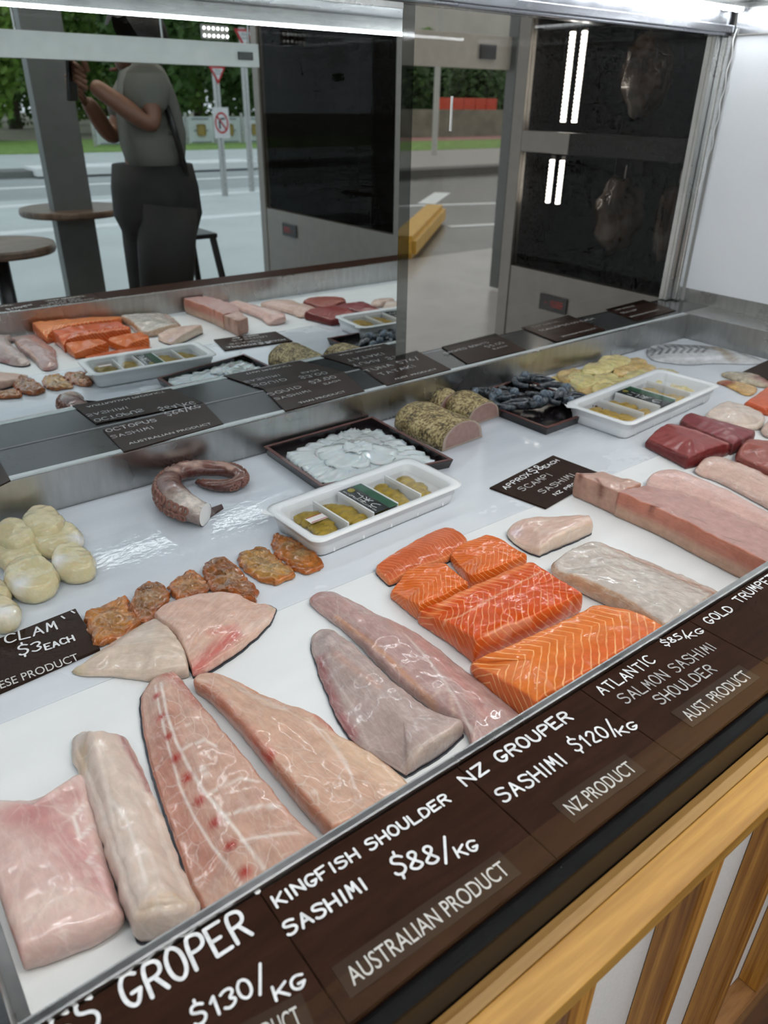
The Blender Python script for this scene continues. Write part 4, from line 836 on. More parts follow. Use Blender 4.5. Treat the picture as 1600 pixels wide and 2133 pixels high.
# ---------------------------------------------------------------- octopus tentacle
def octopus():
    root = empty('octopus_tentacle', tuple(OZ(420, 1040, 0)), 0, 'purple brown octopus tentacle curled in a C with pale cut end', 'octopus')
    ctl = [((428, 1072), 15, 18), ((398, 1062), 20, 21), ((362, 1042), 22, 23), ((346, 1010), 22, 21), ((366, 985), 21, 18), ((405, 975), 19, 15), ((445, 976), 17, 14.5), ((478, 978), 15, 13.5), ((500, 988), 13, 12.5), ((503, 1000), 12, 12), ((486, 1011), 11, 11), ((458, 1014), 10, 10), ((432, 1010), 9, 8.5), ((412, 1004), 6, 5)]
    P = [OZ(p[0], p[1], z / 1000) for p, z, r in ctl]; Rr = [Vector((r / 1000, 0, 0)) for p, z, r in ctl]
    Q = chaikin(P, 3, False); RQ = [v.x for v in chaikin(Rr, 3, False)]
    Qs = resample(Q, 80, False); n = len(Qs); rs = [RQ[min(len(RQ) - 1, int(i * (len(RQ) - 1) / (n - 1)))] for i in range(n)]
    seg = 22; vs, fs, cols = [], [], []
    cen = OZ(430, 1035, 0)
    for i in range(n):
        t = (Qs[min(i + 1, n - 1)] - Qs[max(i - 1, 0)]).normalized(); u = t.cross(Vector((0, 0, 1))).normalized(); w = Vector((0, 0, 1))
        for k in range(seg):
            a = 2 * math.pi * k / seg; p = Qs[i] + (u * math.cos(a) * 1.12 + w * math.sin(a) * 0.95) * rs[i]
            p = p + Vector((noise.noise(p * 60), noise.noise(p * 60 + Vector((9, 0, 0))), noise.noise(p * 50 + Vector((0, 7, 0))))) * 0.0014
            p.z = max(p.z, 0.0006); vs.append(p)
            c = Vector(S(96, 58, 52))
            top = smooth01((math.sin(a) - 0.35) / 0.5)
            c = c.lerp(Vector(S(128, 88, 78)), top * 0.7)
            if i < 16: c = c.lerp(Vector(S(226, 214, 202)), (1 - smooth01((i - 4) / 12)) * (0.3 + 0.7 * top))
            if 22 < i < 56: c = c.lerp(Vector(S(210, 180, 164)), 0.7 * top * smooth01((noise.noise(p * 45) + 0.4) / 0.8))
            cols.append(c)
    for i in range(n - 1):
        for k in range(seg):
            k2 = (k + 1) % seg; fs.append((i * seg + k, i * seg + k2, (i + 1) * seg + k2, (i + 1) * seg + k))
    fs.append(tuple((n - 1) * seg + k for k in range(seg)))
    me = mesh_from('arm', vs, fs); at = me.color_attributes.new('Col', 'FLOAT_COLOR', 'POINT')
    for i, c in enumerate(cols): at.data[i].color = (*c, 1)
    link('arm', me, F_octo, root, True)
    # white cut face
    t0 = (Qs[0] - Qs[2]).normalized(); u = t0.cross(Vector((0, 0, 1))).normalized(); cv = [Qs[0] + t0 * 0.004]
    for k in range(seg):
        a = 2 * math.pi * k / seg; cv.append(Qs[0] + (u * math.cos(a) * 1.1 + Vector((0, 0, 1)) * math.sin(a) * 0.93) * rs[0] * 0.99)
    for v in cv: v.z = max(v.z, 0.0007)
    link('cut_face', mesh_from('cut_face', cv, [(0, 1 + k, 1 + (k + 1) % seg) for k in range(seg)]), plain('octopus_cut_flesh', S(240, 236, 230), 0.3, noise_amt=0.05), root, True)
    # flap of skin at the cut
    fp = [OZ(430, 1085, 0.001), OZ(410, 1094, 0.001), OZ(448, 1072, 0.004), OZ(466, 1060, 0.004), OZ(462, 1052, 0.008), OZ(440, 1060, 0.012)]
    link('skin_flap', mesh_from('skin_flap', fp + [p + Vector((0, 0, 0.002)) for p in fp], [(0, 1, 2), (0, 2, 5), (2, 3, 4, 5)] + [(6, 7, 8), (6, 8, 11), (8, 9, 10, 11)]), plain('octopus_skin', S(70, 48, 46), 0.3), root)
    # suckers in two rows along the outer side
    sm = plain('sucker_rim', S(132, 88, 74), 0.28, noise_amt=0.3, scale=300); sm2 = plain('sucker_cup', S(148, 104, 88), 0.3)
    prof = [(0.4, -0.5), (0.95, -0.2), (1.0, 0.15), (0.85, 0.35), (0.6, 0.3), (0.45, 0.0), (0.1, -0.1)]
    sme = lathe_mesh('sucker', prof, 12); sme.materials.append(sm)
    for p in sme.polygons: p.use_smooth = True
    i = 4.0
    while i < n - 2:
        j = int(i); t = (Qs[j + 1] - Qs[j - 1]).normalized(); u = t.cross(Vector((0, 0, 1))).normalized()
        if (Qs[j] + u * 0.01 - cen).length < (Qs[j] - u * 0.01 - cen).length: u = -u
        for el in (0.45, -0.2):
            d = (u * math.cos(el) + Vector((0, 0, 1)) * math.sin(el)).normalized()
            jj = min(n - 1, j + (1 if el < 0 else 0))
            p = Qs[jj] + Vector((d.x * 1.1, d.y * 1.1, d.z * 0.95)) * rs[jj]
            if p.z < 0.003: p.z = 0.003
            o = bpy.data.objects.new('sucker', sme); COL.objects.link(o); o.parent = root
            s = max(0.0044, rs[jj] * 0.36)
            o.matrix_parent_inverse = Matrix.Translation(root.location).inverted()
            o.matrix_basis = Matrix.Translation(p) @ d.to_track_quat('Z', 'Y').to_matrix().to_4x4() @ Matrix.Diagonal((s, s, s, 1))
        i += max(1.0, rs[j] * 0.62 / 0.0048 * 0.8)
octopus()

# ---------------------------------------------------------------- white urchin trays
def rect_world(a, b, d):
    """rectangle from a front edge a-b (world) and depth d to the back"""
    x = (b - a); L = x.length; x.normalize(); y = Vector((-x.y, x.x, 0)); return a, x, y, L
def uni_tray(label, A, B, depth, h, seed, second=False):
    a = OZ(*A, 0); b = OZ(*B, 0); x = b - a; L = x.length; ang = math.atan2(x.y, x.x)
    root = empty('urchin_tray', (a.x, a.y, 0.0004), ang, label, 'food tray', 'white plastic urchin trays')
    Mx = Matrix.Translation(root.location) @ Matrix.Rotation(ang, 4, 'Z')
    def put(name, me, mat, smooth=False, par=None):
        me.transform(Mx); return link(name, me, mat, root if par is None else par, smooth)
    def rr(x0, y0, x1, y1, r, n=5):
        out = []
        for cx, cy, a0 in ((x1 - r, y0 + r, -90), (x1 - r, y1 - r, 0), (x0 + r, y1 - r, 90), (x0 + r, y0 + r, 180)):
            for k in range(n): 
                t = math.radians(a0 + 90 * k / (n - 1)); out.append(Vector((cx + r * math.cos(t), cy + r * math.sin(t), 0)))
        return out
    loops = [(0.004, 0.0, 0.012), (0.0, 0.004, 0.014), (-0.003, h * 0.55, 0.016), (-0.0032, h * 0.57, 0.016), (-0.0045, h * 0.6, 0.016), (-0.006, h - 0.003, 0.018), (-0.012, h - 0.002, 0.018), (-0.012, h, 0.018), (-0.006, h + 0.001, 0.018), (0.0, h, 0.016), (0.003, h - 0.003, 0.014), (0.006, h * 0.5, 0.012), (0.008, h * 0.35, 0.010)]
    vs, fs = [], []
    for ins, z, r in loops:
        vs += [v + Vector((0, 0, z)) for v in rr(ins, ins, L - ins, depth - ins, r)]
    n = 20
    for i in range(len(loops) - 1):
        for k in range(n): k2 = (k + 1) % n; fs.append((i * n + k, i * n + k2, (i + 1) * n + k2, (i + 1) * n + k))
    fs.append(tuple(range(n - 1, -1, -1))); fs.append(tuple((len(loops) - 1) * n + k for k in range(n)))
    put('tray_body', mesh_from('tray_body', vs, fs), M['white_plastic'], True)
    # moulded ribs along the wall
    for k in range(5):
        xx = L * (0.1 + 0.2 * k); put('wall_rib', box_mesh('wall_rib', (xx - 0.0015, -0.0012, 0.004), (xx + 0.0015, 0.003, h * 0.5)), M['white_plastic'])
    # cells and urchin tongues
    zi = h * 0.36; um = plain('urchin_%d' % seed, S(170, 142, 40) if not second else S(200, 164, 70), 0.3, noise_amt=0.35, scale=120, bump=0.5, bscale=500)
    cw = (L - 0.03) / 5.0; rnd = random.Random(seed)
    for k in range(5):
        x0 = 0.015 + k * cw
        if k:
            put('divider', box_mesh('divider', (x0 - 0.0015, 0.012, zi), (x0 + 0.0015, depth - 0.012, h - 0.003), 0.001), M['white_plastic'])
        if second and k in (2, 4): continue
        bm = bmesh.new()
        for q in range(9):
            cx = x0 + cw * rnd.uniform(0.3, 0.7); cy = 0.02 + (depth - 0.04) * (q + 0.5) / 9 * 0.98
            r = bmesh.ops.create_icosphere(bm, subdivisions=2, radius=1.0)
            sx, sy, sz = cw * rnd.uniform(0.3, 0.42), depth * rnd.uniform(0.09, 0.13), rnd.uniform(0.006, 0.009)
            for v in r['verts']:
                nn = 1 + 0.22 * noise.noise(v.co * 3 + Vector((q, k, seed))); v.co = Vector((cx + v.co.x * sx * nn, cy + v.co.y * sy * nn, zi + 0.004 + v.co.z * sz * nn))
        me = bpy.data.meshes.new('urchin'); bm.to_mesh(me); bm.free(); put('urchin', me, um, True)
        # clear cup wall round each portion
        put('clear_cup', box_mesh('clear_cup', (x0 + 0.003, 0.013, zi + 0.001), (x0 + cw - 0.003, depth - 0.013, h - 0.006), 0.003), M['clear'])
    # label band
    k = 2; x0 = 0.015 + k * cw
    bmx = M.get('band') or plain('label_black', S(28, 34, 34), 0.25); M['band'] = bmx
    gmx = M.get('bandg') or plain('label_green', S(30, 86, 58), 0.25); M['bandg'] = gmx
    zt = h - 0.0045
    lb = put('paper_label', box_mesh('paper_label', (x0 + 0.001, 0.010, zt), (x0 + cw * 0.62, depth - 0.010, zt + 0.0006)), bmx)
    put('green_stripe', box_mesh('green_stripe', (x0 + cw * 0.62, 0.010, zt), (x0 + cw - 0.001, depth - 0.010, zt + 0.0006)), gmx, par=lb)
    put('gold_seal', lathe_mesh('gold_seal', [(0.006, 0), (0.006, 0.0005)], 16, (x0 + cw * 0.4, depth - 0.02, zt + 0.0007)), plain('gold_seal_%d' % seed, S(150, 140, 50), 0.4), par=lb)
    # characters on the band, read along the short side
    vs, fs = [], []; sz = cw * 0.34
    for gi, g in enumerate(('u', 'rai', 'ni')):
        oy = 0.018 + (depth - 0.05) * (gi + 0.2) / 3
        for ln in glyph_lines(g):
            pl = [Vector((x0 + cw * 0.5 - p.y / 8 * sz, oy + p.x / 6 * sz, 0)) for p in ln]
            if g != 'rai': pl = chaikin(pl, 2, False)
            ribbon(vs, fs, pl, 0.0013, zt + 0.0009)
    put('label_characters', mesh_from('label_characters', vs, fs), M['ink'], par=lb)
    # price sticker
    if not second:
        vs_ = box_mesh('price_sticker', (0.020, depth * 0.40, h - 0.004), (0.020 + cw * 0.62, depth * 0.40 + 0.016, h - 0.0035))
        ps = put('price_sticker', vs_, plain('sticker_paper', S(240, 238, 235), 0.5))
        rm = plain('sticker_red', S(180, 50, 50), 0.5)
        for yy in (0.0, 0.0135): put('sticker_line', box_mesh('sticker_line', (0.021, depth * 0.40 + yy + 0.0006, h - 0.0034), (0.020 + cw * 0.6, depth * 0.40 + yy + 0.0018, h - 0.0031)), rm, par=ps)
        cu = bpy.data.curves.new('t', 'FONT'); cu.body = 'NO.1 AUSTRALIA SEA URCHIN'; cu.size = 0.0055
        to = bpy.data.objects.new('t', cu); COL.objects.link(to)
        me = bpy.data.meshes.new_from_object(to.evaluated_get(bpy.context.evaluated_depsgraph_get())); bpy.data.objects.remove(to)
        xs = max(v.co.x for v in me.vertices); sc_ = (depth - 0.03) / xs
        for v in me.vertices: v.co = Vector((x0 + cw * 0.10 + v.co.y * 0.9 * 0 + (0.0045 - v.co.y) , 0.015 + v.co.x * sc_, zt + 0.0009))
        me.materials.clear(); put('label_print', me, M['print'], par=lb)
    # clear film lid
    put('clear_lid', mesh_from('clear_lid', [v + Vector((0, 0, h - 0.0012)) for v in rr(0.004, 0.004, L - 0.004, depth - 0.004, 0.013)], [tuple(range(20))]), M['clear'])
    put('lid_tab', prism_mesh('lid_tab', [(-0.012, depth - 0.02), (-0.022, depth - 0.004), (-0.012, depth + 0.009)], h - 0.001, h + 0.0005), M['white_plastic'])
uni_tray('white plastic tray of sea urchin with green and black label, in front of the squid', (664, 1166), (946, 1048), 0.108, 0.034, 3)
uni_tray('white plastic tray with yellow strips and a black label, beside the prawns', (1302, 918), (1480, 836), 0.125, 0.036, 5, True)

# ---------------------------------------------------------------- lacquer trays
def lacquer_tray(label, corners, h, wall=0.006):
    q = [OZ(x, y, h) for x, y in corners]; c = sum(q, Vector()) / 4
    root = empty('lacquer_tray', (c.x, c.y, 0.0), 0, label, 'serving tray', 'black lacquer trays')
    def ins(d):
        return [p + Vector((c.x - p.x, c.y - p.y, 0)).normalized() * d for p in q]
    rim = ins(0); inn = ins(wall * 1.4); bot = ins(0.006)
    vs, fs = [], []
    for lp, z in ((bot, 0.0005), (rim, h), (inn, h), (ins(wall * 1.6), 0.004)):
        vs += [Vector((p.x, p.y, z)) for p in lp]
    for i in range(3):
        for k in range(4): k2 = (k + 1) % 4; fs.append((i * 4 + k, i * 4 + k2, (i + 1) * 4 + k2, (i + 1) * 4 + k))
    fs += [(3, 2, 1, 0), (12, 13, 14, 15)]
    link('tray_body', mesh_from('tray_body', vs, fs), M['lacquer'], root)
    for k in range(4):
        a, b, a2, b2 = rim[k], rim[(k + 1) % 4], inn[k], inn[(k + 1) % 4]
        vv = [Vector((p.x, p.y, z)) for z in (h + 0.0001, h + 0.0012) for p in (a, b, b2, a2)]
        link('red_rim', mesh_from('red_rim', vv, [(0, 1, 2, 3), (4, 5, 6, 7), (0, 1, 5, 4), (1, 2, 6, 5), (2, 3, 7, 6), (3, 0, 4, 7)]), M['lacquer_red'], root)
    return root, q
t1, q1 = lacquer_tray('black lacquer tray holding the white squid slices', [(549, 931), (668, 1014), (944, 958), (776, 868)], 0.016)
t2, q2 = lacquer_tray('black lacquer tray holding the grey prawns', [(968, 826), (1140, 893), (1258, 851), (1086, 787)], 0.016)

# squid slices fanned over the tray
sq_c = (745, 950)
layers = []
ring_pts = [(598, 945), (640, 925), (690, 905), (740, 893), (790, 895), (840, 918), (885, 945), (905, 962), (870, 975), (800, 985), (730, 1002), (690, 1010), (660, 1000), (630, 975), (610, 960)]
_n = len(ring_pts)
for i, (ex, ey) in enumerate(ring_pts):
    fx_, fy_ = ring_pts[(i + 1) % _n]; layers.append((ex, ey, 0.50, 0)); layers.append(((ex + fx_) / 2, (ey + fy_) / 2, 0.50, 0))
for i, (ex, ey) in enumerate(ring_pts[::2]): layers.append((ex * 0.6 + sq_c[0] * 0.4, ey * 0.6 + sq_c[1] * 0.4, 0.2, 1))
for i, (ex, ey, k, lv) in enumerate(layers):
    o_ = OZ(ex, ey, 0.01); c_ = OZ(*sq_c, 0.01); d = c_ - o_; L = max(0.085, d.length * (1.0 if lv == 0 else 1.35)); d.normalize(); n_ = Vector((-d.y, d.x, 0))
    wv, wf, wc = [], [], []; nu, nv = 14, 8; wd = random.uniform(0.022, 0.030) * (1.25 if lv else 1); sd = random.uniform(0, 99)
    z_in, z_out = (0.016, 0.007) if lv == 0 else ((0.027, 0.015) if lv == 1 else (0.033, 0.022))
    for top in (1, 0):
        for a in range(nu + 1):
            s = a / nu; w = wd * (0.55 + 0.45 * math.sin(math.pi * min(1, s * 1.3 + 0.1))) * (1 - 0.35 * s)
            if s < 0.12: w *= 0.5 + s / 0.24
            for b_ in range(nv + 1):
                t = b_ / nv * 2 - 1
                p = o_ + d * L * s + n_ * w * t
                z = z_out + (z_in - z_out) * smooth01(s * 1.1) + 0.004 * (1 - t * t) + 0.0034 * noise.noise(Vector((s * 4, t * 3.5, sd)))
                p.z = z - (0 if top else 0.0022); wv.append(p)
    st = (nu + 1) * (nv + 1)
    for tt in (0, 1):
        for a in range(nu):
            for b_ in range(nv):
                k0_ = tt * st + a * (nv + 1) + b_; f_ = (k0_, k0_ + 1, k0_ + nv + 2, k0_ + nv + 1); wf.append(f_ if tt else f_[::-1])
    rimidx = [b_ for b_ in range(nv + 1)] + [a * (nv + 1) + nv for a in range(1, nu + 1)] + [nu * (nv + 1) + b_ for b_ in range(nv - 1, -1, -1)] + [a * (nv + 1) for a in range(nu - 1, 0, -1)]
    for j in range(len(rimidx)):
        a, b_ = rimidx[j], rimidx[(j + 1) % len(rimidx)]; wf.append((a, b_, st + b_, st + a))
    org = Vector((o_.x, o_.y, 0.004)); me = mesh_from('squid_slice', [v - org for v in wv], wf)
    at = me.color_attributes.new('Col', 'FLOAT_COLOR', 'POINT')
    for v in range(len(wv)): at.data[v].color = (*S(224, 230, 231), 1)
    o = link('squid_slice', me, F_squid, None, True); o.location = org
    tag(o, 'glossy white squid slice in the fan on the black tray', 'squid', 'squid slices on the lacquer tray')

# prawns
def prawn(cx, cy, ang, s, lift, idx):
    """a peeled-back raw prawn: curled segmented body, head shell, tail fan and clear bead of flesh"""
    c = OZ(cx, cy, lift); root = empty('prawn', (c.x, c.y, lift), ang, None, None)
    Mx = Matrix.Translation(root.location) @ Matrix.Rotation(ang, 4, 'Z')
    P, Rr = [], []
    for i in range(28):
        t = i / 27; a = -0.6 + t * 3.6; rr = 0.022 * s
        P.append(Vector((rr * math.cos(a), rr * math.sin(a), 0.009 * s))); Rr.append(s * (0.0088 - 0.0048 * t) * (1 + 0.05 * math.sin(t * 40)))
    me = tube_mesh('body', P, Rr, 12); me.transform(Mx); at = me.color_attributes.new('Col', 'FLOAT_COLOR', 'POINT')
    for i in range(len(me.vertices)): at.data[i].color = (*S(58, 64, 70), 1)
    link('body', me, F_prawn, root, True)
    me = tube_mesh('head', [Vector((0.022 * s * math.cos(-0.6), 0.022 * s * math.sin(-0.6), 0.009 * s)) + Vector((-0.2, -0.85, 0.02)).normalized() * k * 0.011 * s for k in range(5)], [0.009 * s, 0.0095 * s, 0.008 * s, 0.005 * s, 0.0012 * s], 10); me.transform(Mx)
    at = me.color_attributes.new('Col', 'FLOAT_COLOR', 'POINT')
    for i in range(len(me.vertices)): at.data[i].color = (*S(46, 50, 56), 1)
    link('head', me, F_prawn, root, True)
    e = P[-1]; me = mesh_from('tail_fan', [Mx @ v for v in (e, e + Vector((-0.012, -0.014, 0.002)) * s, e + Vector((-0.002, -0.018, 0.001)) * s, e + Vector((0.009, -0.014, 0.002)) * s, e + Vector((0, -0.001, 0.002)) * s)], [(0, 1, 2), (0, 2, 3), (4, 1, 2), (4, 2, 3)])
    at = me.color_attributes.new('Col', 'FLOAT_COLOR', 'POINT')
    for i in range(5): at.data[i].color = (*S(52, 56, 62), 1)
    link('tail_fan', me, F_prawn, root)
    for j in range(1 if idx % 2 else 2):
        q = P[4 + 11 * j]; me = lathe_mesh('flesh_bead', [(0.001, -0.008), (0.006, -0.005), (0.0078, 0.0), (0.006, 0.0052), (0.001, 0.0075)], 14, (0, 0, 0)); me.transform(Mx @ Matrix.Translation(q + Vector((0, 0, 0.006 * s))) @ Matrix.Scale(s * 1.05, 4))
        at = me.color_attributes.new('Col', 'FLOAT_COLOR', 'POINT')
        for i in range(len(me.vertices)): at.data[i].color = (*S(96, 110, 124), 1)
        link('flesh_bead', me, F_prawn, root, True)
    return root
pr = [((1012, 842), 0.3, 1.25, 0.006, 'prawn lying leftmost on its tray beside the seared tuna'), ((1052, 850), 2.0, 1.25, 0.008, 'prawn at the front left of its tray, head over the edge'), ((1046, 828), 3.6, 1.2, 0.016, 'prawn curled round a dark gap on the left of the heap'),
      ((1096, 806), 1.0, 1.2, 0.01, 'prawn at the back of the heap near the steel wall'), ((1104, 842), 4.4, 1.3, 0.012, 'prawn in the middle of the heap with its tail towards the camera'), ((1152, 820), 5.3, 1.2, 0.012, 'prawn at the right back beside the golden slices'),
      ((1168, 842), 0.8, 1.2, 0.010, 'prawn with two clear beads at the right of the heap'), ((1208, 848), 2.9, 1.15, 0.006, 'rightmost prawn touching the white tray')]
for i, (c, a, s, l, lb) in enumerate(pr): tag(prawn(c[0], c[1], a, s, l, i), lb, 'prawn', 'raw prawns on the lacquer tray')

# golden slices on a yellow sheet
ys = card('yellow paper sheet under the golden slices', [(1144, 786), (1256, 830), (1390, 790), (1272, 752)], 0.0006, 0.0012, 'pine_top', 'paper sheet', 'paper_sheet')
ys.data.materials.clear(); ys.data.materials.append(plain('yellow_sheet', S(214, 190, 120), 0.45))
gs = [(1190, 780), (1215, 792), (1245, 768), (1230, 806), (1262, 790), (1278, 752), (1300, 772), (1296, 800), (1325, 785), (1345, 770), (1355, 795), (1385, 782), (1405, 796), (1425, 806), (1262, 812), (1318, 762)]
for i, (x, y) in enumerate(gs):
    w = random.uniform(26, 38); h_ = random.uniform(11, 17); tl = random.uniform(-0.4, 0.4)
    pts = []
    for k in range(9):
        a = 2 * math.pi * k / 9; ux = w * math.cos(a) * random.uniform(0.8, 1.15); uy = h_ * math.sin(a) * random.uniform(0.75, 1.15)
        pts.append((x + ux + uy * tl, y - 3 + uy, random.uniform(5, 13)))
    fillet('golden_slice', 'glossy golden yellow slice in the pile behind the white tray', 'seafood slice', pts, F_gold, S(236, 220, 158) if i % 3 else S(222, 190, 128), 0.003, 0.003, 0.0005, 0.003, 60, NN=40, K=8, group='golden slices on the yellow sheet', z0=0.002 + 0.003 * (i % 3))

# seared tuna rolls
def tataki(label, A, B, D, h):
    """half-round roll: cut face along A-B on the board, length towards D"""
    a = OZ(*A, 0); b = OZ(*B, 0); d0 = OZ(*D, 0); ax = d0 - a; L = ax.length; ax.normalize()
    wv = b - a; W = wv.length; wv.normalize()
    root = empty('tuna_tataki', tuple((a + b) / 2), 0, label, 'tuna roll', 'seared tuna rolls')
    n = 22; prof = []
    for k in range(n + 1):
        t = math.pi * k / n; prof.append((0.5 - 0.5 * math.cos(t) * (1 + 0.06 * math.sin(2 * t)), (math.sin(t) ** 0.75) * 1.0))
    vs, fs = [], []; m_ = 22
    for j in range(m_ + 1):
        s = j / m_; k_ = 1 - 0.12 * smooth01((s - 0.8) / 0.2)
        for k, (u, z) in enumerate(prof):
            p = a + ax * L * s + wv * W * (0.5 + (u - 0.5) * k_) + Vector((0, 0, max(0.0008, z * h * k_)))
            nn = noise.noise(p * 90) * 0.0016 + noise.noise(p * 260) * 0.0007
            c = a + ax * L * s + wv * W * 0.5; dd = (p - c).normalized(); p = p + dd * nn; p.z = max(p.z, 0.0008); vs.append(p)
    st = n + 1
    for j in range(m_):
        for k in range(n): fs.append((j * st + k, j * st + k + 1, (j + 1) * st + k + 1, (j + 1) * st + k))
    fs.append(tuple(m_ * st + k for k in range(st)))
    for j in range(m_): fs.append((j * st, (j + 1) * st, (j + 1) * st + n, j * st + n))
    crust = M.get('crust')
    if crust is None:
        m_c, nt, b_ = mat_new('seared_crust'); n1 = noise_fac(nt, 210, 4); n2 = noise_fac(nt, 45, 3)
        ad = N(nt, 'ShaderNodeMath', operation='MULTIPLY_ADD'); ad.inputs[1].default_value = 0.6; nt.links.new(n2.outputs[0], ad.inputs[0]); nt.links.new(n1.outputs[0], ad.inputs[2])
        r = ramp(nt, ad.outputs[0], [(0.58, S(42, 34, 20)), (0.74, S(112, 94, 58)), (0.86, S(168, 148, 102)), (0.98, S(196, 178, 132))]); nt.links.new(r.outputs[0], b_.inputs['Base Color'])
        bp = N(nt, 'ShaderNodeBump'); bp.inputs['Strength'].default_value = 0.6; bp.inputs['Distance'].default_value = 0.002; nt.links.new(n1.outputs[0], bp.inputs['Height']); nt.links.new(bp.outputs[0], b_.inputs['Normal'])
        b_.inputs['Roughness'].default_value = 0.55; crust = M['crust'] = m_c
    link('seared_crust', mesh_from('seared_crust', vs, fs), crust, root, True)
    fv = [vs[k] - ax * 0.0004 for k in range(st)]; ce = sum(fv, Vector()) / st; inn = [ce + (p - ce) * 0.86 - ax * 0.0008 for p in fv]
    ff = [(k, k + 1, st + k + 1, st + k) for k in range(n)] + [(n, 0, st, st + n)]
    link('grey_rim', mesh_from('grey_rim', fv + inn, ff), plain('cooked_rim', S(176, 156, 140), 0.45), root)
    link('cut_face', mesh_from('cut_face', inn, [tuple(range(st))]), plain('rare_tuna', S(158, 124, 116), 0.35, noise_amt=0.12, scale=120), root)
tataki('largest seared tuna roll with its cut face to the right, next to the squid tray', (921, 942), (1004, 911), (816, 892), 0.046)
tataki('middle seared tuna roll behind the largest, cut face to the right', (974, 891), (1040, 868), (922, 858), 0.040)
tataki('smallest seared tuna roll against the steel wall', (916, 862), (962, 843), (892, 845), 0.034)

# ================================================================== the shop around the case
def struct(name, lo, hi, mat, bev=0.0):
    return tag(box(name, lo, hi, mat, None, bev), kind='structure')
GZ = FLOOR_Z - 0.02
def OX(px, py, x):
    d = ray(px, py); return CAM + d * (x / d.x)
def MX(px, py, x):
    p = OX(px, py, x); return Vector((p.x, 2 * MIRROR_Y - p.y, p.z))
struct('floor', (-3, -1.7, FLOOR_Z - 0.02), (6, 2.6, FLOOR_Z), wood('dark_timber_floor', (0.035, 0.016, 0.008), (0.11, 0.05, 0.022), (1, 7, 7), 0.5, 4))
struct('wall_left', (-3.05, -1.7, FLOOR_Z), (-3.0, 2.6, 1.9), plain('shop_wall', (0.45, 0.44, 0.42), 0.8))  # unseen wall, added to cut the daylight reaching the case
struct('wall_right', (4.6, -1.7, FLOOR_Z), (4.65, 1.3, 1.9), plain('shop_wall_right', (0.45, 0.44, 0.42), 0.8))  # added on the right too, out of view, to hold daylight back
struct('ceiling', (-3, -1.8, 1.9), (6, 3.0, 1.95), plain('ceiling_paint', (0.6, 0.6, 0.58), 0.8))
for (x, y) in ((0.8, -0.7), (2.6, -0.7)):  # unseen housings added around the fill lights
    o = empty('ceiling_lamp', (x, y, 1.9), 0, 'long white ceiling lamp over the left of the customer side' if x < 1 else 'long white ceiling lamp over the right of the customer side', 'lamp')
    box('housing', (x - 0.82, y - 0.17, 1.868), (x + 0.82, y + 0.17, 1.9), M['steel'], o)

# ---- reflected side: street in front of the shop
asph = plain('wet_asphalt', (0.13, 0.14, 0.14), 0.45, noise_amt=0.2, scale=3)
pale = plain('pale_paving', (0.52, 0.56, 0.55), 0.5, noise_amt=0.08, scale=1.5)
grass_m = plain('mown_grass', (0.16, 0.27, 0.05), 0.8, noise_amt=0.35, scale=6)
kerb_m = plain('kerb_concrete', (0.5, 0.5, 0.48), 0.7)
line_m = plain('road_paint', (0.75, 0.77, 0.76), 0.6)
redp = plain('red_path', (0.36, 0.18, 0.16), 0.7)
def yl(py, px=400, z=GZ): return MV_on(px, py, z).y
def MV_on(px, py, z):
    p = OZ(px, py, z); return Vector((p.x, 2 * MIRROR_Y - p.y, p.z))
struct('ground', (-30, -9.0, GZ - 0.1), (40, -1.7, GZ), pale)
struct('road_1', (-30, -12.2, GZ - 0.1), (40, -9.0, GZ - 0.005), plain('pale_road', (0.33, 0.36, 0.36), 0.45, noise_amt=0.1, scale=1))
struct('trim_1', (-30, -12.9, GZ - 0.1), (40, -12.2, GZ + 0.10), plain('dark_kerb', (0.16, 0.16, 0.15), 0.7))
struct('path_1', (-30, -18.0, GZ - 0.1), (40, -12.9, GZ + 0.02), pale)
struct('ground_1', (-40, -24.0, GZ - 0.1), (50, -18.0, GZ + 0.04), grass_m)
struct('ground_2', (-60, -70.0, GZ - 0.1), (70, -24.0, GZ + 0.03), plain('park_ground', (0.16, 0.15, 0.10), 0.8, noise_amt=0.3, scale=1))
for i, (y, w) in enumerate(((-6.2, 0.12), (-8.4, 0.12), (-10.6, 0.1))):
    tag(box('road_line', (-10, y - w, GZ - 0.004), (20, y + w, GZ + 0.004), line_m), ['white painted line on the paving nearest the shop front', 'white painted line at the edge of the road in the mirror', 'white painted line in the middle of the mirrored road'][i], 'road marking')
# window post and header of the shop front
gm = plain('grey_window_frame', (0.13, 0.14, 0.14), 0.4, 0.2)
pa = MV(88, 300, 3.9); pb = MV(172, 300, 3.9)
struct('window_1', (pa.x, pa.y - 0.08, FLOOR_Z), (pb.x, pa.y, 1.9), gm, 0.004)
pa2 = MV(-40, 100, 2.72); pb2 = MV(530, 100, 2.72); zt_ = MV(250, 76, 2.72).z; zb_ = MV(250, 130, 2.72).z
hb = tag(box('header_board', (pa2.x, pa2.y, zb_), (pb2.x, pa2.y + 0.03, zt_), plain('white_header', (0.78, 0.82, 0.80), 0.4), None, 0.003), 'white horizontal board across the shop window in the mirror', 'board')
pc = MV(492, 108, 2.7); pd = MV(522, 126, 2.7)
box('sensor_box', (pc.x, pc.y - 0.002, pd.z), (pd.x, pc.y + 0.02, pc.z), plain('dark_box', (0.06, 0.065, 0.065), 0.4), hb)
for xx in (pa2.x + 0.1, pa2.x + 0.55, pb2.x - 0.03): link('hanger', tube_mesh('hanger', [(xx, pa2.y + 0.015, zt_), (xx, pa2.y + 0.015, 1.9)], 0.004, 6), M['steel'], hb)

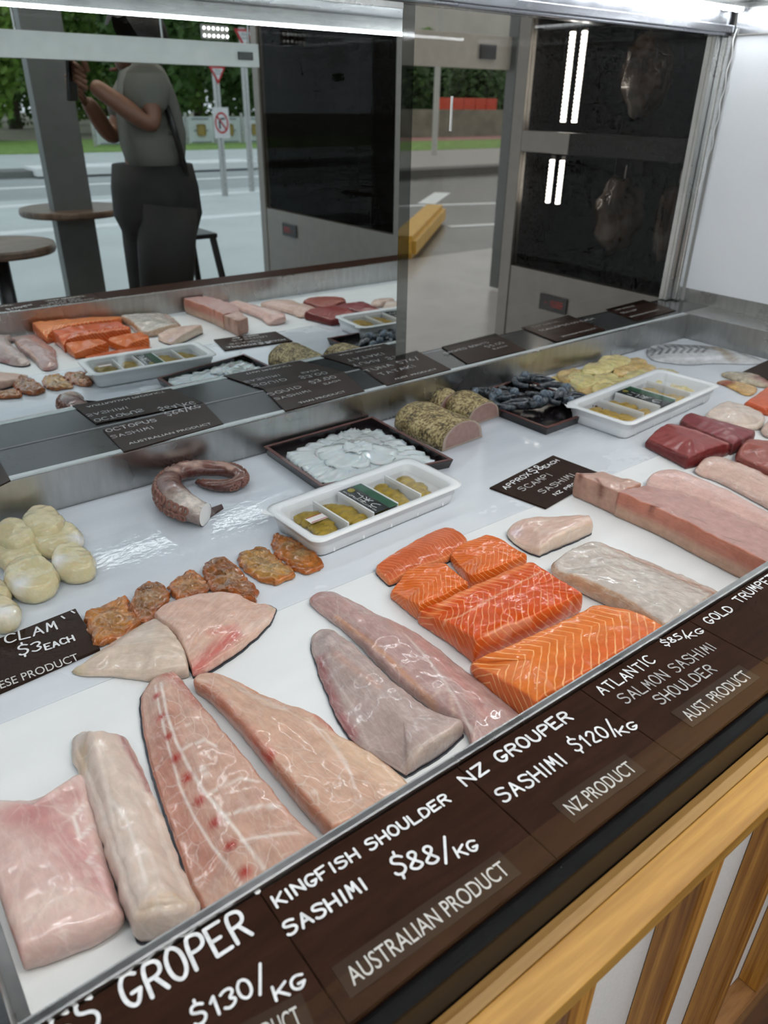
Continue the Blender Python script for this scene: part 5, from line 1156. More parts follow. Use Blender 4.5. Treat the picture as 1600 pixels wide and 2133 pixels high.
# ---- fridges
def fridge(label, xf, y_near, y_far, z_rail, z_glass0, z_disp, y_disp, leds, bags, digits, tint):
    """tall glass-door fridge whose door faces -X"""
    y0, y1 = min(y_near, y_far), max(y_near, y_far)
    root = empty('display_fridge', (xf + 0.3, (y0 + y1) / 2, FLOOR_Z), 0, label, 'fridge')
    fr = M.get('fridge') or plain('fridge_steel', (0.26, 0.245, 0.225), 0.35, 0.3); M['fridge'] = fr
    dk = M.get('fridge_in') or plain('fridge_inside', (0.016, 0.015, 0.0145), 0.4, spec=0.2); M['fridge_in'] = dk
    box('cabinet_back', (xf + 0.62, y0, FLOOR_Z + 0.001), (xf + 0.66, y1, 1.5), dk, root)
    box('cabinet_side', (xf + 0.03, y0, FLOOR_Z + 0.001), (xf + 0.619, y0 + 0.03, 1.5), dk, root)
    box('cabinet_side', (xf + 0.03, y1 - 0.03, FLOOR_Z + 0.001), (xf + 0.619, y1, 1.5), dk, root)
    box('bottom_panel', (xf, y0 + 0.031, FLOOR_Z + 0.001), (xf + 0.03, y1 - 0.031, z_glass0), fr, root)
    box('door_stile', (xf - 0.004, y0, FLOOR_Z + 0.03), (xf + 0.029, y0 + 0.055, 1.5), fr, root, 0.002)
    box('door_stile', (xf - 0.004, y1 - 0.055, FLOOR_Z + 0.03), (xf + 0.029, y1, 1.5), fr, root, 0.002)
    if z_rail:
        ysp = y1 - 0.055 - (y1 - y0) * 0.26
        box('door_rail', (xf - 0.004, ysp, z_rail[0]), (xf + 0.029, y1 - 0.056, z_rail[1]), fr, root, 0.002)
        box('door_rail', (xf - 0.002, y0 + 0.056, z_rail[0]), (xf + 0.029, ysp - 0.0005, z_rail[1]), dk, root, 0.002)
    box('door_glass', (xf + 0.006, y0 + 0.056, z_glass0 + 0.0005), (xf + 0.012, y1 - 0.056, (z_rail[0] if z_rail else 1.5) - 0.0005), M.get(tint) or M.setdefault(tint, glassy(tint, (0.66, 0.64, 0.62), 1.16)), root)
    if z_rail: box('door_glass', (xf + 0.006, y0 + 0.056, z_rail[1] + 0.0005), (xf + 0.012, y1 - 0.056, 1.5), M[tint], root)
    sm_ = plain('fridge_shelf', (0.10, 0.10, 0.10), 0.3)
    if z_rail: box('shelf', (xf + 0.05, y0 + 0.04, z_rail[0] + 0.01), (xf + 0.6, y1 - 0.04, z_rail[0] + 0.03), sm_, root)
    for (ya, yb, za, zb) in leds:
        st = box('led_bar', (xf + 0.112, min(ya, yb), min(za, zb)), (xf + 0.118, max(ya, yb), max(za, zb)), M['steel_bright'], root); nbd = int((max(za, zb) - min(za, zb)) / 0.013)
        bo_ = link('led_beads', join_meshes('led_beads', [box_mesh('b', (xf + 0.10, min(ya, yb) + 0.002, min(za, zb) + q * 0.013), (xf + 0.1115, max(ya, yb) - 0.002, min(za, zb) + q * 0.013 + 0.010), 0.002, 1) for q in range(nbd)]), M['led_soft'], st); bo_['kind'] = 'stuff'
    dp = box('display', (xf - 0.006, y_disp - 0.075, z_disp - 0.03), (xf - 0.0045, y_disp + 0.06, z_disp + 0.03), plain('display_black', (0.01, 0.008, 0.008), 0.2), root)
    rm = M.get('digits') or emit('red_digits', (1.0, 0.05, 0.04), 0.6); M['digits'] = rm
    vs, fs = [], []
    segs = {'-': 'g', '1': 'bc', '5': 'afgcd', '0': 'abcdef', '2': 'abged', '8': 'abcdefg'}
    pos = {'a': (0, 1, 1, 1), 'b': (1, .5, 1, 1), 'c': (1, 0, 1, .5), 'd': (0, 0, 1, 0), 'e': (0, 0, 0, .5), 'f': (0, .5, 0, 1), 'g': (0, .5, 1, .5)}
    for i, ch in enumerate(digits):
        oy = y_disp + 0.032 - i * 0.019
        for sg in segs[ch]:
            a, b2, c, d = pos[sg]; ya, yb = oy - a * 0.011, oy - c * 0.011; za, zb = z_disp - 0.011 + b2 * 0.022, z_disp - 0.011 + d * 0.022
            k = len(vs); e = 0.0005
            vs += [Vector((xf - 0.0065, max(ya, yb) + e, min(za, zb) - e)), Vector((xf - 0.0065, min(ya, yb) - e, min(za, zb) - e)), Vector((xf - 0.0065, min(ya, yb) - e, max(za, zb) + e)), Vector((xf - 0.0065, max(ya, yb) + e, max(za, zb) + e))]; fs.append((k, k + 1, k + 2, k + 3))
    link('red_digits', mesh_from('red_digits', vs, fs), rm, dp)
    return root
def bag(label, c, ry, rz, seed):
    bm = bmesh.new(); bmesh.ops.create_icosphere(bm, subdivisions=4, radius=1.0)
    for v in bm.verts:
        d = v.co.normalized(); k = 1 + 0.25 * noise.noise(d * 2.5 + Vector((seed, 0, 0))) + 0.08 * noise.noise(d * 7 + Vector((0, seed, 0)))
        v.co = Vector((d.x * 0.06 * k, d.y * ry * k, d.z * rz * k * (1.0 if d.z < 0 else 1.15)))
    me = bpy.data.meshes.new('hanging_fish'); bm.to_mesh(me); bm.free()
    m_, nt, b_ = mat_new('bagged_fish_%d' % seed); n_ = noise_fac(nt, 9, 4); r_ = ramp(nt, n_.outputs[0], [(0.35, S(70, 52, 34)), (0.52, S(130, 98, 66)), (0.66, S(196, 188, 180))]); nt.links.new(r_.outputs[0], b_.inputs['Base Color'])
    b_.inputs['Roughness'].default_value = 0.12; b_.inputs['Coat Weight'].default_value = 1.0
    nb = noise_fac(nt, 22, 3, (1, 1, 0.4)); bp = N(nt, 'ShaderNodeBump'); bp.inputs['Strength'].default_value = 0.9; bp.inputs['Distance'].default_value = 0.03; nt.links.new(nb.outputs[0], bp.inputs['Height']); nt.links.new(bp.outputs[0], b_.inputs['Normal'])
    o = link('hanging_fish', me, m_, None, True); o.location = c
    tag(o, label, 'wrapped fish')
    link('hook', tube_mesh('hook', [(0, 0, rz * 0.9), (0, 0, rz + 0.05)], 0.003, 6), M['steel_bright'], None).parent = o
    return o
XF = 2.32
yn = OX(1490, 400, XF).y; yf = OX(1052, 450, XF).y
z1 = OX(1090, 315, XF).z; z2 = OX(1090, 272, XF).z
led_r = []
for px in (1164, 1187): led_r.append((OX(px - 4, 300, XF + 0.1).y, OX(px + 5, 300, XF + 0.1).y, OX(1180, 255, XF + 0.1).z, OX(1195, 60, XF + 0.1).z))
for px in (1146, 1167): led_r.append((OX(px - 4, 350, XF + 0.1).y, OX(px + 4, 350, XF + 0.1).y, OX(1155, 425, XF + 0.1).z, OX(1165, 325, XF + 0.1).z))
dr = OX(1150, 632, XF)
fridge('tall glass-door fridge with red digits seen through the clear door', XF, yn, yf, (z1, z2), OX(1100, 560, XF).z, dr.z, dr.y, led_r, None, '-1508', 'dark_fridge_glass')
b1 = OX(1345, 160, XF + 0.16); b2 = OX(1290, 450, XF + 0.16)
bag('shiny wrapped fish hanging in the upper fridge compartment', tuple(b1), 0.085, 0.11, 11)
bag('brown wrapped fish hanging in the lower fridge compartment', tuple(b2), 0.09, 0.12, 23)
b3 = OX(1400, 470, XF + 0.22); bag('second wrapped fish in the lower compartment, right of the brown one', tuple(b3), 0.055, 0.13, 37)
XG = 2.1
def MXv(px, py, x): return MX(px, py, x)
yn2 = MXv(842, 300, XG).y; yf2 = MXv(536, 300, XG).y
dl = MXv(606, 480, XG)
fridge('tall dark glass-door fridge with a small display, reflected in the mirror', XG, yn2, yf2, None, MXv(550, 432, XG).z, dl.z, dl.y, [], None, '-1508', 'dark_fridge_glass')

# ---- reflected tables, stool and the person taking a picture
tm = wood('table_top_wood', (0.07, 0.045, 0.03), (0.2, 0.13, 0.09), (1, 6, 1), 0.35, 5); blk = plain('black_metal', (0.015, 0.015, 0.016), 0.35)
def round_table(label, c, r):
    root = empty('round_table', (c.x, c.y, FLOOR_Z), 0, label, 'table', 'round cafe tables')
    link('table_top', lathe_mesh('table_top', [(r * 0.98, 0), (r, 0.008), (r, 0.022), (r * 0.985, 0.03), (0.01, 0.03)], 48, (c.x, c.y, c.z - 0.03)), tm, root, False)
    link('stem', tube_mesh('stem', [(c.x, c.y, FLOOR_Z + 0.02), (c.x, c.y, c.z - 0.03)], 0.03, 16), blk, root, True)
    link('foot', lathe_mesh('foot', [(0.2, 0), (0.2, 0.012), (0.05, 0.03)], 32, (c.x, c.y, FLOOR_Z)), blk, root)
tc1 = MV(150, 432, 4.0); round_table('round wooden table in front of the person, in the mirror', tc1, 0.24)
tc2 = MV(-22, 448, 3.1); tc2.z = tc1.z; round_table('round wooden table at the left edge of the mirror', tc2, 0.2)
def stool(label, c, top):
    root = empty('bar_stool', (c.x, c.y, FLOOR_Z), 0, label, 'stool', 'black metal stools')
    link('seat', box_mesh('seat', (c.x - 0.15, c.y - 0.15, top - 0.025), (c.x + 0.15, c.y + 0.15, top), 0.012), blk, root)
    for sx in (-1, 1):
        for sy in (-1, 1):
            link('leg', tube_mesh('leg', [(c.x + sx * 0.2, c.y + sy * 0.2, FLOOR_Z + 0.001), (c.x + sx * 0.13, c.y + sy * 0.13, top - 0.025)], 0.018, 8), blk, root)
    for sx in (-1, 1):
        link('stretcher', tube_mesh('stretcher', [(c.x + sx * 0.175, c.y - 0.175, FLOOR_Z + 0.2), (c.x + sx * 0.175, c.y + 0.175, FLOOR_Z + 0.2)], 0.008, 6), blk, root)
sc1 = MV(368, 482, 3.75); stool('black metal stool in front of the person, in the mirror', sc1, sc1.z)
def skin_mesh(name, verts, edges, radii, subdiv=2):
    me = mesh_from(name, verts, []); bm = bmesh.new(); bm.from_mesh(me); bm.verts.ensure_lookup_table()
    for a, b in edges: bm.edges.new((bm.verts[a], bm.verts[b]))
    bm.to_mesh(me); bm.free()
    o = bpy.data.objects.new(name, me); COL.objects.link(o)
    md_ = o.modifiers.new('s', 'SKIN'); sd = o.modifiers.new('d', 'SUBSURF'); sd.levels = subdiv; sd.render_levels = subdiv
    for v, r in zip(me.skin_vertices[0].data, radii): v.radius = r if isinstance(r, tuple) else (r, r); v.use_root = False
    me.skin_vertices[0].data[0].use_root = True
    out = bpy.data.meshes.new_from_object(o.evaluated_get(bpy.context.evaluated_depsgraph_get())); bpy.data.objects.remove(o); out.name = name
    return out
def person():
    Y = 3.05
    J = lambda x, y, dy=0.0: MV(x, y, Y + dy)
    hip = J(325, 400); chest = J(310, 225); neck = J(292, 140); sh_n = J(300, 168, -0.15); sh_f = J(292, 172, 0.15)
    el_n = J(322, 268, -0.2); ha_n = J(186, 172, -0.12); el_f = J(232, 290, 0.14); ha_f = J(178, 205, 0.05)
    head = J(276, 92); hl_n = Vector((hip.x, hip.y + 0.09, hip.z - 0.02)); hl_f = Vector((hip.x, hip.y - 0.09, hip.z - 0.02))
    kn_n = Vector((hip.x - 0.05, hip.y + 0.1, (hip.z + FLOOR_Z) / 2 + 0.03)); kn_f = Vector((hip.x - 0.02, hip.y - 0.1, kn_n.z))
    an_n = Vector((hip.x + 0.0, hip.y + 0.1, FLOOR_Z + 0.07)); an_f = Vector((hip.x + 0.03, hip.y - 0.1, FLOOR_Z + 0.07))
    to_n = an_n + Vector((-0.15, 0.01, -0.04)); to_f = an_f + Vector((-0.15, -0.01, -0.04))
    root = empty('person', (hip.x, hip.y, FLOOR_Z), 0, 'person in grey t-shirt and dark shorts holding up a phone, in the mirror', 'person')
    V = [hip, chest, neck, head, sh_n, el_n, ha_n, sh_f, el_f, ha_f, hl_n, kn_n, an_n, to_n, hl_f, kn_f, an_f, to_f, head + Vector((-0.02, 0, -0.06))]
    E_ = [(0, 1), (1, 2), (2, 18), (18, 3), (1, 4), (4, 5), (5, 6), (1, 7), (7, 8), (8, 9), (0, 10), (10, 11), (11, 12), (12, 13), (0, 14), (14, 15), (15, 16), (16, 17)]
    R_ = [0.11, 0.12, 0.05, 0.085, 0.055, 0.04, 0.028, 0.055, 0.04, 0.028, 0.085, 0.055, 0.038, 0.03, 0.085, 0.055, 0.038, 0.03, 0.07]
    sk = plain('person_skin', S(120, 84, 66), 0.5)
    link('body', skin_mesh('body', V, E_, R_), sk, root, True)
    sV = [hip + Vector((0, 0, 0.0)), chest, neck + Vector((0, 0, -0.03)), sh_n, sh_n.lerp(el_n, 0.75), sh_f, sh_f.lerp(el_f, 0.75)]
    link('t_shirt', skin_mesh('t_shirt', sV, [(0, 1), (1, 2), (1, 3), (3, 4), (1, 5), (5, 6)], [0.15, 0.165, 0.075, 0.085, 0.075, 0.085, 0.075]), plain('grey_tshirt', S(104, 104, 98), 0.8, bump=0.3, bscale=30), root, True)
    tb = [tube_mesh('q', [hip + Vector((0, 0, 0.1)), hip + Vector((0, 0, 0.02)), hip + Vector((0, 0, -0.08)), hip + Vector((0, 0, -0.16))], [0.15, 0.165, 0.17, 0.14], 20)]
    for hl, kn in ((hl_n, kn_n), (hl_f, kn_f)): tb.append(tube_mesh('q', [hl + Vector((0, 0, -0.02)), hl.lerp(kn, 0.5), kn + Vector((0, 0, 0.02))], [0.115, 0.11, 0.1], 16))
    link('shorts', join_meshes('shorts', tb), plain('dark_shorts', S(34, 33, 31), 0.8), root, True)
    bm = bmesh.new(); bmesh.ops.create_icosphere(bm, subdivisions=3, radius=0.112)
    for v in bm.verts: v.co = Vector((v.co.x * 1.0 + 0.02, v.co.y * 0.88, v.co.z * 1.05 + 0.02)) + head
    bmesh.ops.delete(bm, geom=[v for v in bm.verts if v.co.x < head.x - 0.03 and v.co.z < head.z + 0.05], context='VERTS')
    me = bpy.data.meshes.new('hair'); bm.to_mesh(me); bm.free(); link('hair', me, plain('dark_hair', S(30, 24, 20), 0.6), root, True)
    # face: nose, eyes, mouth, ear
    fc = head + Vector((-0.10, 0, -0.03))
    link('nose', tube_mesh('nose', [fc + Vector((0.02, 0, 0.02)), fc + Vector((-0.012, 0, -0.012)), fc + Vector((0.012, 0, -0.018))], [0.008, 0.013, 0.006], 8), sk, root, True)
    em = plain('eye_dark', S(25, 20, 18), 0.3)
    for s in (-1, 1):
        link('eye', lathe_mesh('eye', [(0.002, -0.008), (0.011, 0), (0.002, 0.008)], 10, tuple(fc + Vector((0.028, s * 0.034, 0.022)))), em, root, True)
        link('ear', lathe_mesh('ear', [(0.004, -0.028), (0.016, -0.012), (0.02, 0.012), (0.006, 0.028)], 10, tuple(head + Vector((0.005, s * 0.09, -0.02)))), sk, root, True)
    link('mouth', tube_mesh('mouth', [fc + Vector((0.02, -0.022, -0.05)), fc + Vector((0.008, 0, -0.052)), fc + Vector((0.02, 0.022, -0.05))], 0.006, 6), plain('lips', S(130, 76, 66), 0.5), root, True)
    # hands: palm plus five bent fingers round the phone
    for hnd, other in ((ha_n, el_n), (ha_f, el_f)):
        d = (hnd - other).normalized(); up_ = Vector((0, 0, 1)); sd = d.cross(up_).normalized()
        for f in range(4):
            b0 = hnd + up_ * (0.026 - f * 0.017) + d * 0.01
            link('finger', tube_mesh('finger', [b0, b0 + d * 0.035, b0 + d * 0.055 - sd * 0.02, b0 + d * 0.05 - sd * 0.038], [0.009, 0.009, 0.008, 0.006], 8), sk, root, True)
        b0 = hnd + up_ * 0.03; link('thumb', tube_mesh('thumb', [b0, b0 + up_ * 0.03 + d * 0.01, b0 + up_ * 0.05 + d * 0.028], [0.011, 0.010, 0.007], 8), sk, root, True)
    # cross-body strap
    st_ = [J(318, 140, -0.02), J(345, 215, -0.17), J(375, 310, -0.18), J(392, 385, -0.1)]
    link('bag_strap', tube_mesh('bag_strap', resample(chaikin(st_, 2, False), 14, False), 0.012, 8), blk, root, True)
    ph = ha_n.lerp(ha_f, 0.25) + Vector((-0.05, 0, 0.03))
    po = tag(link('smartphone', box_mesh('smartphone', (-0.005, -0.036, -0.075), (0.005, 0.036, 0.075), 0.004), plain('phone_black', S(20, 20, 22), 0.2)), 'dark smartphone held up by the person in the mirror', 'phone'); po.location = ph; po.rotation_euler = (0, 0.15, 0.7)
    for (yy, zz) in ((0.012, 0.055), (0.012, 0.035), (-0.006, 0.045)): link('lens', lathe_mesh('lens', [(0.007, 0), (0.007, 0.0015)], 12, (0.0052, yy, zz)), em, None).parent = po
person()
ex = MV(143, 141, 4.2)
es = tag(box('exit_sign', (ex.x - 0.035, ex.y, ex.z - 0.02), (ex.x + 0.035, ex.y + 0.015, ex.z + 0.02), plain('exit_green', S(20, 140, 80), 0.4), None, 0.002), 'small green exit sign beside the window post in the mirror', 'sign')
box('white_bar', (ex.x - 0.012, ex.y + 0.0152, ex.z - 0.004), (ex.x + 0.012, ex.y + 0.016, ex.z + 0.004), line_m, es)
# LED strip's doubled reflections near the top of the mirror, built as glowing beads
for i, (px, py) in enumerate(((92, 47), (283, 58), (450, 69), (598, 77), (686, 86))):
    c = MV(px, py, 4.6); root = empty('spot_lamp', tuple(c), 0, ['spot lamp with two rows of bright beads at the top left of the mirror', 'spot lamp with two rows of beads, second from the left', 'spot lamp with two rows of beads, third from the left', 'spot lamp with two rows of beads above the dark fridge', 'rightmost spot lamp with fewer beads, near the glass door edge'][i], 'lamp', 'spot lamps reflected in the mirror')
    w = 0.085 if i < 4 else 0.07
    box('plate', (c.x - w, c.y - 0.02, c.z - 0.03), (c.x + w, c.y - 0.008, c.z + 0.04), plain('lamp_plate', (0.2, 0.2, 0.19), 0.4), root, 0.002)
    link('rod', tube_mesh('rod', [(c.x, c.y - 0.015, c.z + 0.04), (c.x, c.y - 0.015, 1.9)], 0.006, 8), blk, root)
    for rr_ in range(2):
        for k in range(6 if i < 4 else 4):
            link('bead', lathe_mesh('bead', [(0.003, -0.007), (0.007, 0), (0.003, 0.007)], 8, (c.x - w + 0.014 + k * 0.0285, c.y - 0.001, c.z - 0.014 + rr_ * 0.036)), M['led_spot'], root)

# ---- trees, signs and fence across the street
leaf = [plain('leaf_green_%d' % i, c, 0.7, noise_amt=0.35, scale=2) for i, c in enumerate(((0.10, 0.19, 0.03), (0.05, 0.105, 0.022), (0.16, 0.26, 0.05)))]
bark = plain('bark', (0.09, 0.07, 0.05), 0.8, noise_amt=0.3, scale=6)
def tree(label, x, y, h, r, k, seed, group):
    root = empty('street_tree', (x, y, GZ), 0, label, 'tree', group); rnd = random.Random(seed)
    link('trunk', tube_mesh('trunk', [(x, y, GZ), (x + 0.1, y, GZ + h * 0.3), (x, y + 0.1, GZ + h * 0.6)], [0.28, 0.2, 0.1], 8), bark, root, True)
    vs, fs = [], []; c = Vector((x, y, GZ + h * 0.55))
    for i in range(4200):
        d = Vector((rnd.gauss(0, 1), rnd.gauss(0, 1), rnd.gauss(0, 1))).normalized() * (rnd.random() ** 0.4)
        lump = 1 + 0.2 * noise.noise(d * 2.2 + Vector((seed, 0, 0))); p = c + Vector((d.x * r, d.y * r, d.z * h * 0.5)) * lump
        u = Vector((rnd.gauss(0, 1), rnd.gauss(0, 1), rnd.gauss(0, 1))).normalized(); v = u.orthogonal().normalized(); s = rnd.uniform(0.09, 0.2)
        j = len(vs); vs += [p - u * s, p + v * s * 0.6, p + u * s, p - v * s * 0.6]; fs.append((j, j + 1, j + 2, j + 3))
    link('crown', mesh_from('crown', vs, fs), leaf[k], root)
rows = [(26.5, 6.4, 1.55, [-60, 130, 320, 500], 'front'), (36, 8.6, 2.05, [20, 215, 410, 600], 'middle'), (47, 11.5, 2.6, [-20, 180, 380, 570], 'back')]
names_ = ('leftmost', 'second', 'third', 'rightmost')
for ri, (yv, h, r, pxs, rn) in enumerate(rows):
    for i, px in enumerate(pxs):
        p = MV(px, 200, yv + (i % 2) * 4.2); tree('%s green tree in the %s row across the mirrored street' % (names_[i], rn), p.x, p.y, h * 0.8, r, (i + ri) % 3 if ri else (2, 0, 1, 1)[i], 100 + ri * 10 + i, 'trees across the mirrored street')
# banner fence
fa = MV(330, 300, 22.5); fb = MV(560, 300, 22.5); fz0 = MV(400, 298, 22.5).z; fz1 = MV(400, 243, 22.5).z
bf = empty('banner_fence', ((fa.x + fb.x) / 2, fa.y, GZ), 0, 'white banner fence with crests along the park in the mirror', 'fence')
nb_ = 4; bw = (fb.x - fa.x) / nb_
for i in range(-2, nb_ + 2):
    x0 = fa.x + i * bw
    link('post', tube_mesh('post', [(x0, fa.y, GZ), (x0, fa.y, fz1 + 0.1)], 0.04, 8), M['steel'], bf)
    pn = box('banner', (x0 + 0.05, fa.y - 0.02, fz0), (x0 + bw - 0.05, fa.y + 0.02, fz1), plain('banner_white', S(186, 192, 192), 0.6, noise_amt=0.1, scale=1.5), bf)
    zc2 = (fz0 + fz1) / 2; xc = x0 + bw / 2
    box('crest', (xc - 0.13, fa.y + 0.021, zc2 - 0.15), (xc + 0.13, fa.y + 0.03, zc2 + 0.15), plain('crest_gold', S(150, 130, 70), 0.6), pn, 0.05)
    for j, ww in enumerate((0.7, 0.5, 0.6)): box('banner_stripe', (xc - ww * bw / 2, fa.y + 0.021, zc2 - 0.34 + j * 0.3), (xc + ww * bw / 2, fa.y + 0.026, zc2 - 0.30 + j * 0.3), plain('banner_grey', S(110, 116, 120), 0.6), pn)
# road signs
pole_m = M['steel']; red = plain('sign_red', S(176, 40, 44), 0.5); wht = plain('sign_white', S(205, 205, 205), 0.5); signblk = plain('sign_black', S(20, 20, 20), 0.5)
def vsign_poly(name, pts, y, th, mat, par):
    vs = [Vector((x, y, z)) for x, z in pts] + [Vector((x, y + th, z)) for x, z in pts]; n = len(pts)
    return link(name, mesh_from(name, vs, [tuple(range(n)), tuple(range(2 * n - 1, n - 1, -1))] + [(i, (i + 1) % n, n + (i + 1) % n, n + i) for i in range(n)]), mat, par)
def vtext(text, cx, cz, y, h, mat, par):
    cu = bpy.data.curves.new('t', 'FONT'); cu.body = text; cu.size = 1.0; cu.align_x = 'CENTER'
    to = bpy.data.objects.new('t', cu); COL.objects.link(to); me = bpy.data.meshes.new_from_object(to.evaluated_get(bpy.context.evaluated_depsgraph_get())); bpy.data.objects.remove(to)
    for v in me.vertices: v.co = (cx - v.co.x * h, y, cz + v.co.y * h)
    me.materials.clear(); return link('lettering', me, mat, par)
def give_way(label, px, py, yv, w, px2, py2):
    c = MV(px, py, yv); g = MV(px2, py2, yv)
    root = empty('give_way_sign', (c.x, c.y, GZ), 0, label, 'road sign', 'give way signs')
    link('pole', tube_mesh('pole', [(c.x, c.y - 0.06, GZ), (c.x, c.y - 0.06, c.z + w * 0.5)], 0.045, 10), pole_m, root)
    vsign_poly('border', [(c.x - w / 2, c.z + w * 0.43), (c.x + w / 2, c.z + w * 0.43), (c.x, c.z - w * 0.43)], c.y, 0.01, red, root)
    vsign_poly('face', [(c.x - w * 0.33, c.z + w * 0.33), (c.x + w * 0.33, c.z + w * 0.33), (c.x, c.z - w * 0.22)], c.y + 0.011, 0.006, wht, root)
    vtext('GIVE', c.x, c.z + w * 0.17, c.y + 0.018, w * 0.16, signblk, root); vtext('WAY', c.x, c.z + w * 0.02, c.y + 0.018, w * 0.16, signblk, root)
    return root, c
r1, c1_ = give_way('lower give way sign with the no-turn plate on its pole', 453, 157, 10.5, 0.24, 0, 0)
r2, c2_ = give_way('upper give way sign on the taller pole at the right', 509, 84, 10.8, 0.30, 0, 0)
ns = MV(461, 256, 10.4)
nt_root = empty('no_turn_sign', tuple(ns), 0, 'white plate with a red ring and turning arrow under the lower give way sign', 'road sign')
w_, h_ = 0.115, 0.185
box('plate', (ns.x - w_, ns.y, ns.z - h_), (ns.x + w_, ns.y + 0.01, ns.z + h_), wht, nt_root, 0.003)
ringv = []; 
for k in range(32):
    t = 2 * math.pi * k / 32; ringv.append((math.cos(t), math.sin(t)))
rv = [Vector((ns.x + x * 0.1, ns.y + 0.012, ns.z + z * 0.13)) for x, z in ringv] + [Vector((ns.x + x * 0.078, ns.y + 0.012, ns.z + z * 0.105)) for x, z in ringv]
link('red_ring', mesh_from('red_ring', rv, [(k, (k + 1) % 32, 32 + (k + 1) % 32, 32 + k) for k in range(32)]), red, nt_root)
link('arrow', tube_mesh('arrow', [(ns.x - 0.03, ns.y + 0.013, ns.z - 0.07), (ns.x - 0.03, ns.y + 0.013, ns.z + 0.02), (ns.x, ns.y + 0.013, ns.z + 0.05), (ns.x + 0.05, ns.y + 0.013, ns.z + 0.05)], 0.011, 6), signblk, nt_root)
link('slash', tube_mesh('slash', [(ns.x - 0.07, ns.y + 0.016, ns.z + 0.09), (ns.x + 0.07, ns.y + 0.016, ns.z - 0.09)], 0.009, 6), red, nt_root)
# traffic island
isl = MV_on(250, 362, GZ); isr = MV_on(525, 350, GZ)
tag(box('traffic_island', (isl.x - 1.5, isl.y - 0.5, GZ + 0.021), (isr.x, isl.y + 0.25, GZ + 0.15), line_m, None, 0.02), 'white raised traffic island in the mirrored road', 'kerb')

# ---- the street behind the clear door
struct('ground_3', (2.0, 2.6, GZ - 0.1), (60, 5.3, GZ), plain('wet_paving', (0.40, 0.375, 0.35), 0.25, noise_amt=0.15, scale=1.2))
struct('road_2', (2.0, 5.3, GZ - 0.1), (60, 11.4, GZ), plain('wet_road', (0.13, 0.122, 0.11), 0.25, noise_amt=0.25, scale=1.2))
struct('trim_3', (-10, 11.4, GZ - 0.1), (60, 11.9, GZ + 0.13), plain('shaded_kerb', (0.10, 0.095, 0.085), 0.7))  # far kerb in one even dark grey
struct('path_2', (-10, 11.9, GZ - 0.1), (70, 16.6, GZ + 0.1), plain('far_path', (0.32, 0.30, 0.27), 0.6))
struct('ground_4', (-10, 16.6, GZ - 0.1), (80, 20.5, GZ + 0.11), grass_m)
struct('path_3', (-10, 20.5, GZ - 0.1), (90, 25, GZ + 0.12), redp)
struct('ground_5', (-20, 25, GZ - 0.1), (120, 80, GZ + 0.13), plain('far_ground', (0.15, 0.14, 0.11), 0.8))
pl = [OZ(835, 540, GZ), OZ(905, 462, GZ)]
d = (pl[1] - pl[0]); L = d.length; mid = (pl[0] + pl[1]) / 2
ws = link('wheel_stop', prism_mesh('wheel_stop', [(-L / 2, -0.13), (L / 2, -0.13), (L / 2, 0.13), (-L / 2, 0.13)], 0, 0.19, 0.04), plain('yellow_paint', S(206, 160, 60), 0.5, noise_amt=0.15, scale=12)); ws.location = (mid.x, mid.y, GZ + 0.001); ws.rotation_euler = (0, 0, math.atan2(d.y, d.x))
tag(ws, 'yellow wheel stop on the wet paving behind the clear door', 'wheel stop')
for (A, B, wd, lb) in (((770, 432), (1035, 424), 0.06, 'thin white line across the paving beyond the wheel stop'), ((935, 473), (1035, 468), 0.06, 'thin white line across the paving level with the wheel stop'), ((888, 425), (922, 402), 0.12, 'short white dash on the road beyond the wheel stop')):
    a = OZ(*A, GZ); b_ = OZ(*B, GZ); dd = (b_ - a).normalized(); n_ = Vector((-dd.y, dd.x, 0)) * wd
    tag(link('road_line', prism_mesh('road_line', [(p.x, p.y) for p in (a - n_, b_ - n_, b_ + n_, a + n_)], GZ + 0.001, GZ + 0.006), line_m), lb, 'road marking')
for i, (px, yv, h, r, k, lb) in enumerate(((830, 29, 7, 2.3, 1, 'dark tree behind the left edge of the clear door'), (905, 33.5, 7, 2.3, 1, 'dark tree behind the pale street pole'), (985, 30.5, 6.5, 2.3, 1, 'dark tree behind the red barrier'), (1065, 34, 7, 2.3, 1, 'dark tree beside the far fridge'), (870, 40, 9.5, 3.2, 0, 'green tree in the second row behind the clear door, left'), (960, 45.5, 9.5, 3.2, 0, 'green tree in the second row behind the clear door, right'))):
    p = OY(px, 200, yv); tree(lb, p.x, p.y, h * 0.5, r * 0.62, k, 300 + i, 'trees behind the clear door')
ba = OY(918, 226, 24); bb = OY(1036, 224, 24); bt = OY(960, 204, 24)
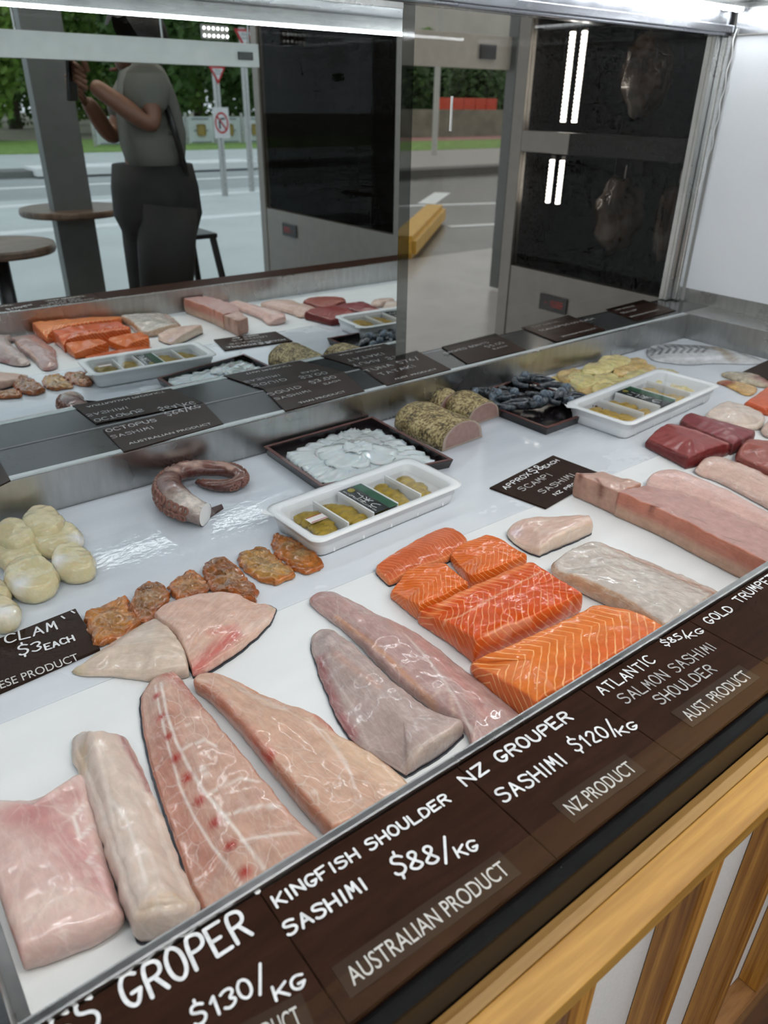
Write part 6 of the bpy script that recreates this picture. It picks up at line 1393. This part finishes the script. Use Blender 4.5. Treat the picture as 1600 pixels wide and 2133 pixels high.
rb = empty('road_barrier', ((ba.x + bb.x) / 2, ba.y, GZ), 0, 'orange red road barrier far behind the clear door', 'barrier')
for i in range(5):
    x0 = ba.x + (bb.x - ba.x) * i / 5; x1 = ba.x + (bb.x - ba.x) * (i + 0.94) / 5
    box('barrier_panel', (x0, ba.y, GZ + 0.131), (x1, ba.y + 0.15, bt.z), plain('barrier_orange', S(200, 72, 40), 0.5), rb, 0.02)
lw = OY(1040, 229, 22.6); tag(box('low_wall', (8, 22.5, GZ + 0.121), (60, 22.7, lw.z), plain('low_wall_grey', (0.20, 0.19, 0.15), 0.8, noise_amt=0.3, scale=2)), 'low grey wall in front of the orange red barrier', 'wall')
lp = OY(905, 310, 15); link_p = tag(link('street_pole', tube_mesh('street_pole', [(lp.x, lp.y, GZ + 0.1), (lp.x, lp.y, 3.2)], 0.07, 10), plain('pale_pole', (0.45, 0.45, 0.42), 0.5)), 'pale street pole rising beyond the clear door', 'pole')
wa = OY(868, 62, 4.0); wb = OY(1062, 145, 4.0); wt = OY(960, 68, 4.0).z; wz = OY(960, 141, 4.0).z
hb2 = tag(box('header_board', (wa.x - 1.4, 4.0, wz), (wb.x, 4.03, wt), plain('cream_header', (0.74, 0.68, 0.6), 0.5), None, 0.003), 'cream horizontal board high behind the clear door', 'board')
sa = OY(1002, 92, 3.99); sb = OY(1032, 124, 3.99); box('sensor_box', (sa.x, 3.985, sb.z), (sb.x, 3.999, sa.z), plain('dark_box_far', (0.05, 0.05, 0.05), 0.4), hb2)
struct('wall_far', (wb.x, 3.95, FLOOR_Z), (wb.x + 0.05, 4.03, 1.9), gm)
bl = empty('far_building', (14, 48, GZ), 0, 'pale building far behind the trees beyond the clear door', 'building')
bmat = plain('pale_render', (0.52, 0.50, 0.46), 0.8, noise_amt=0.1, scale=0.3)
box('wall', (20, 52, GZ), (75, 60, 9), bmat, bl)
for i in range(12): box('window', (22 + i * 4.2, 51.9, 2.5), (24 + i * 4.2, 51.99, 4.4), plain('far_pane', (0.10, 0.11, 0.12), 0.3), bl)
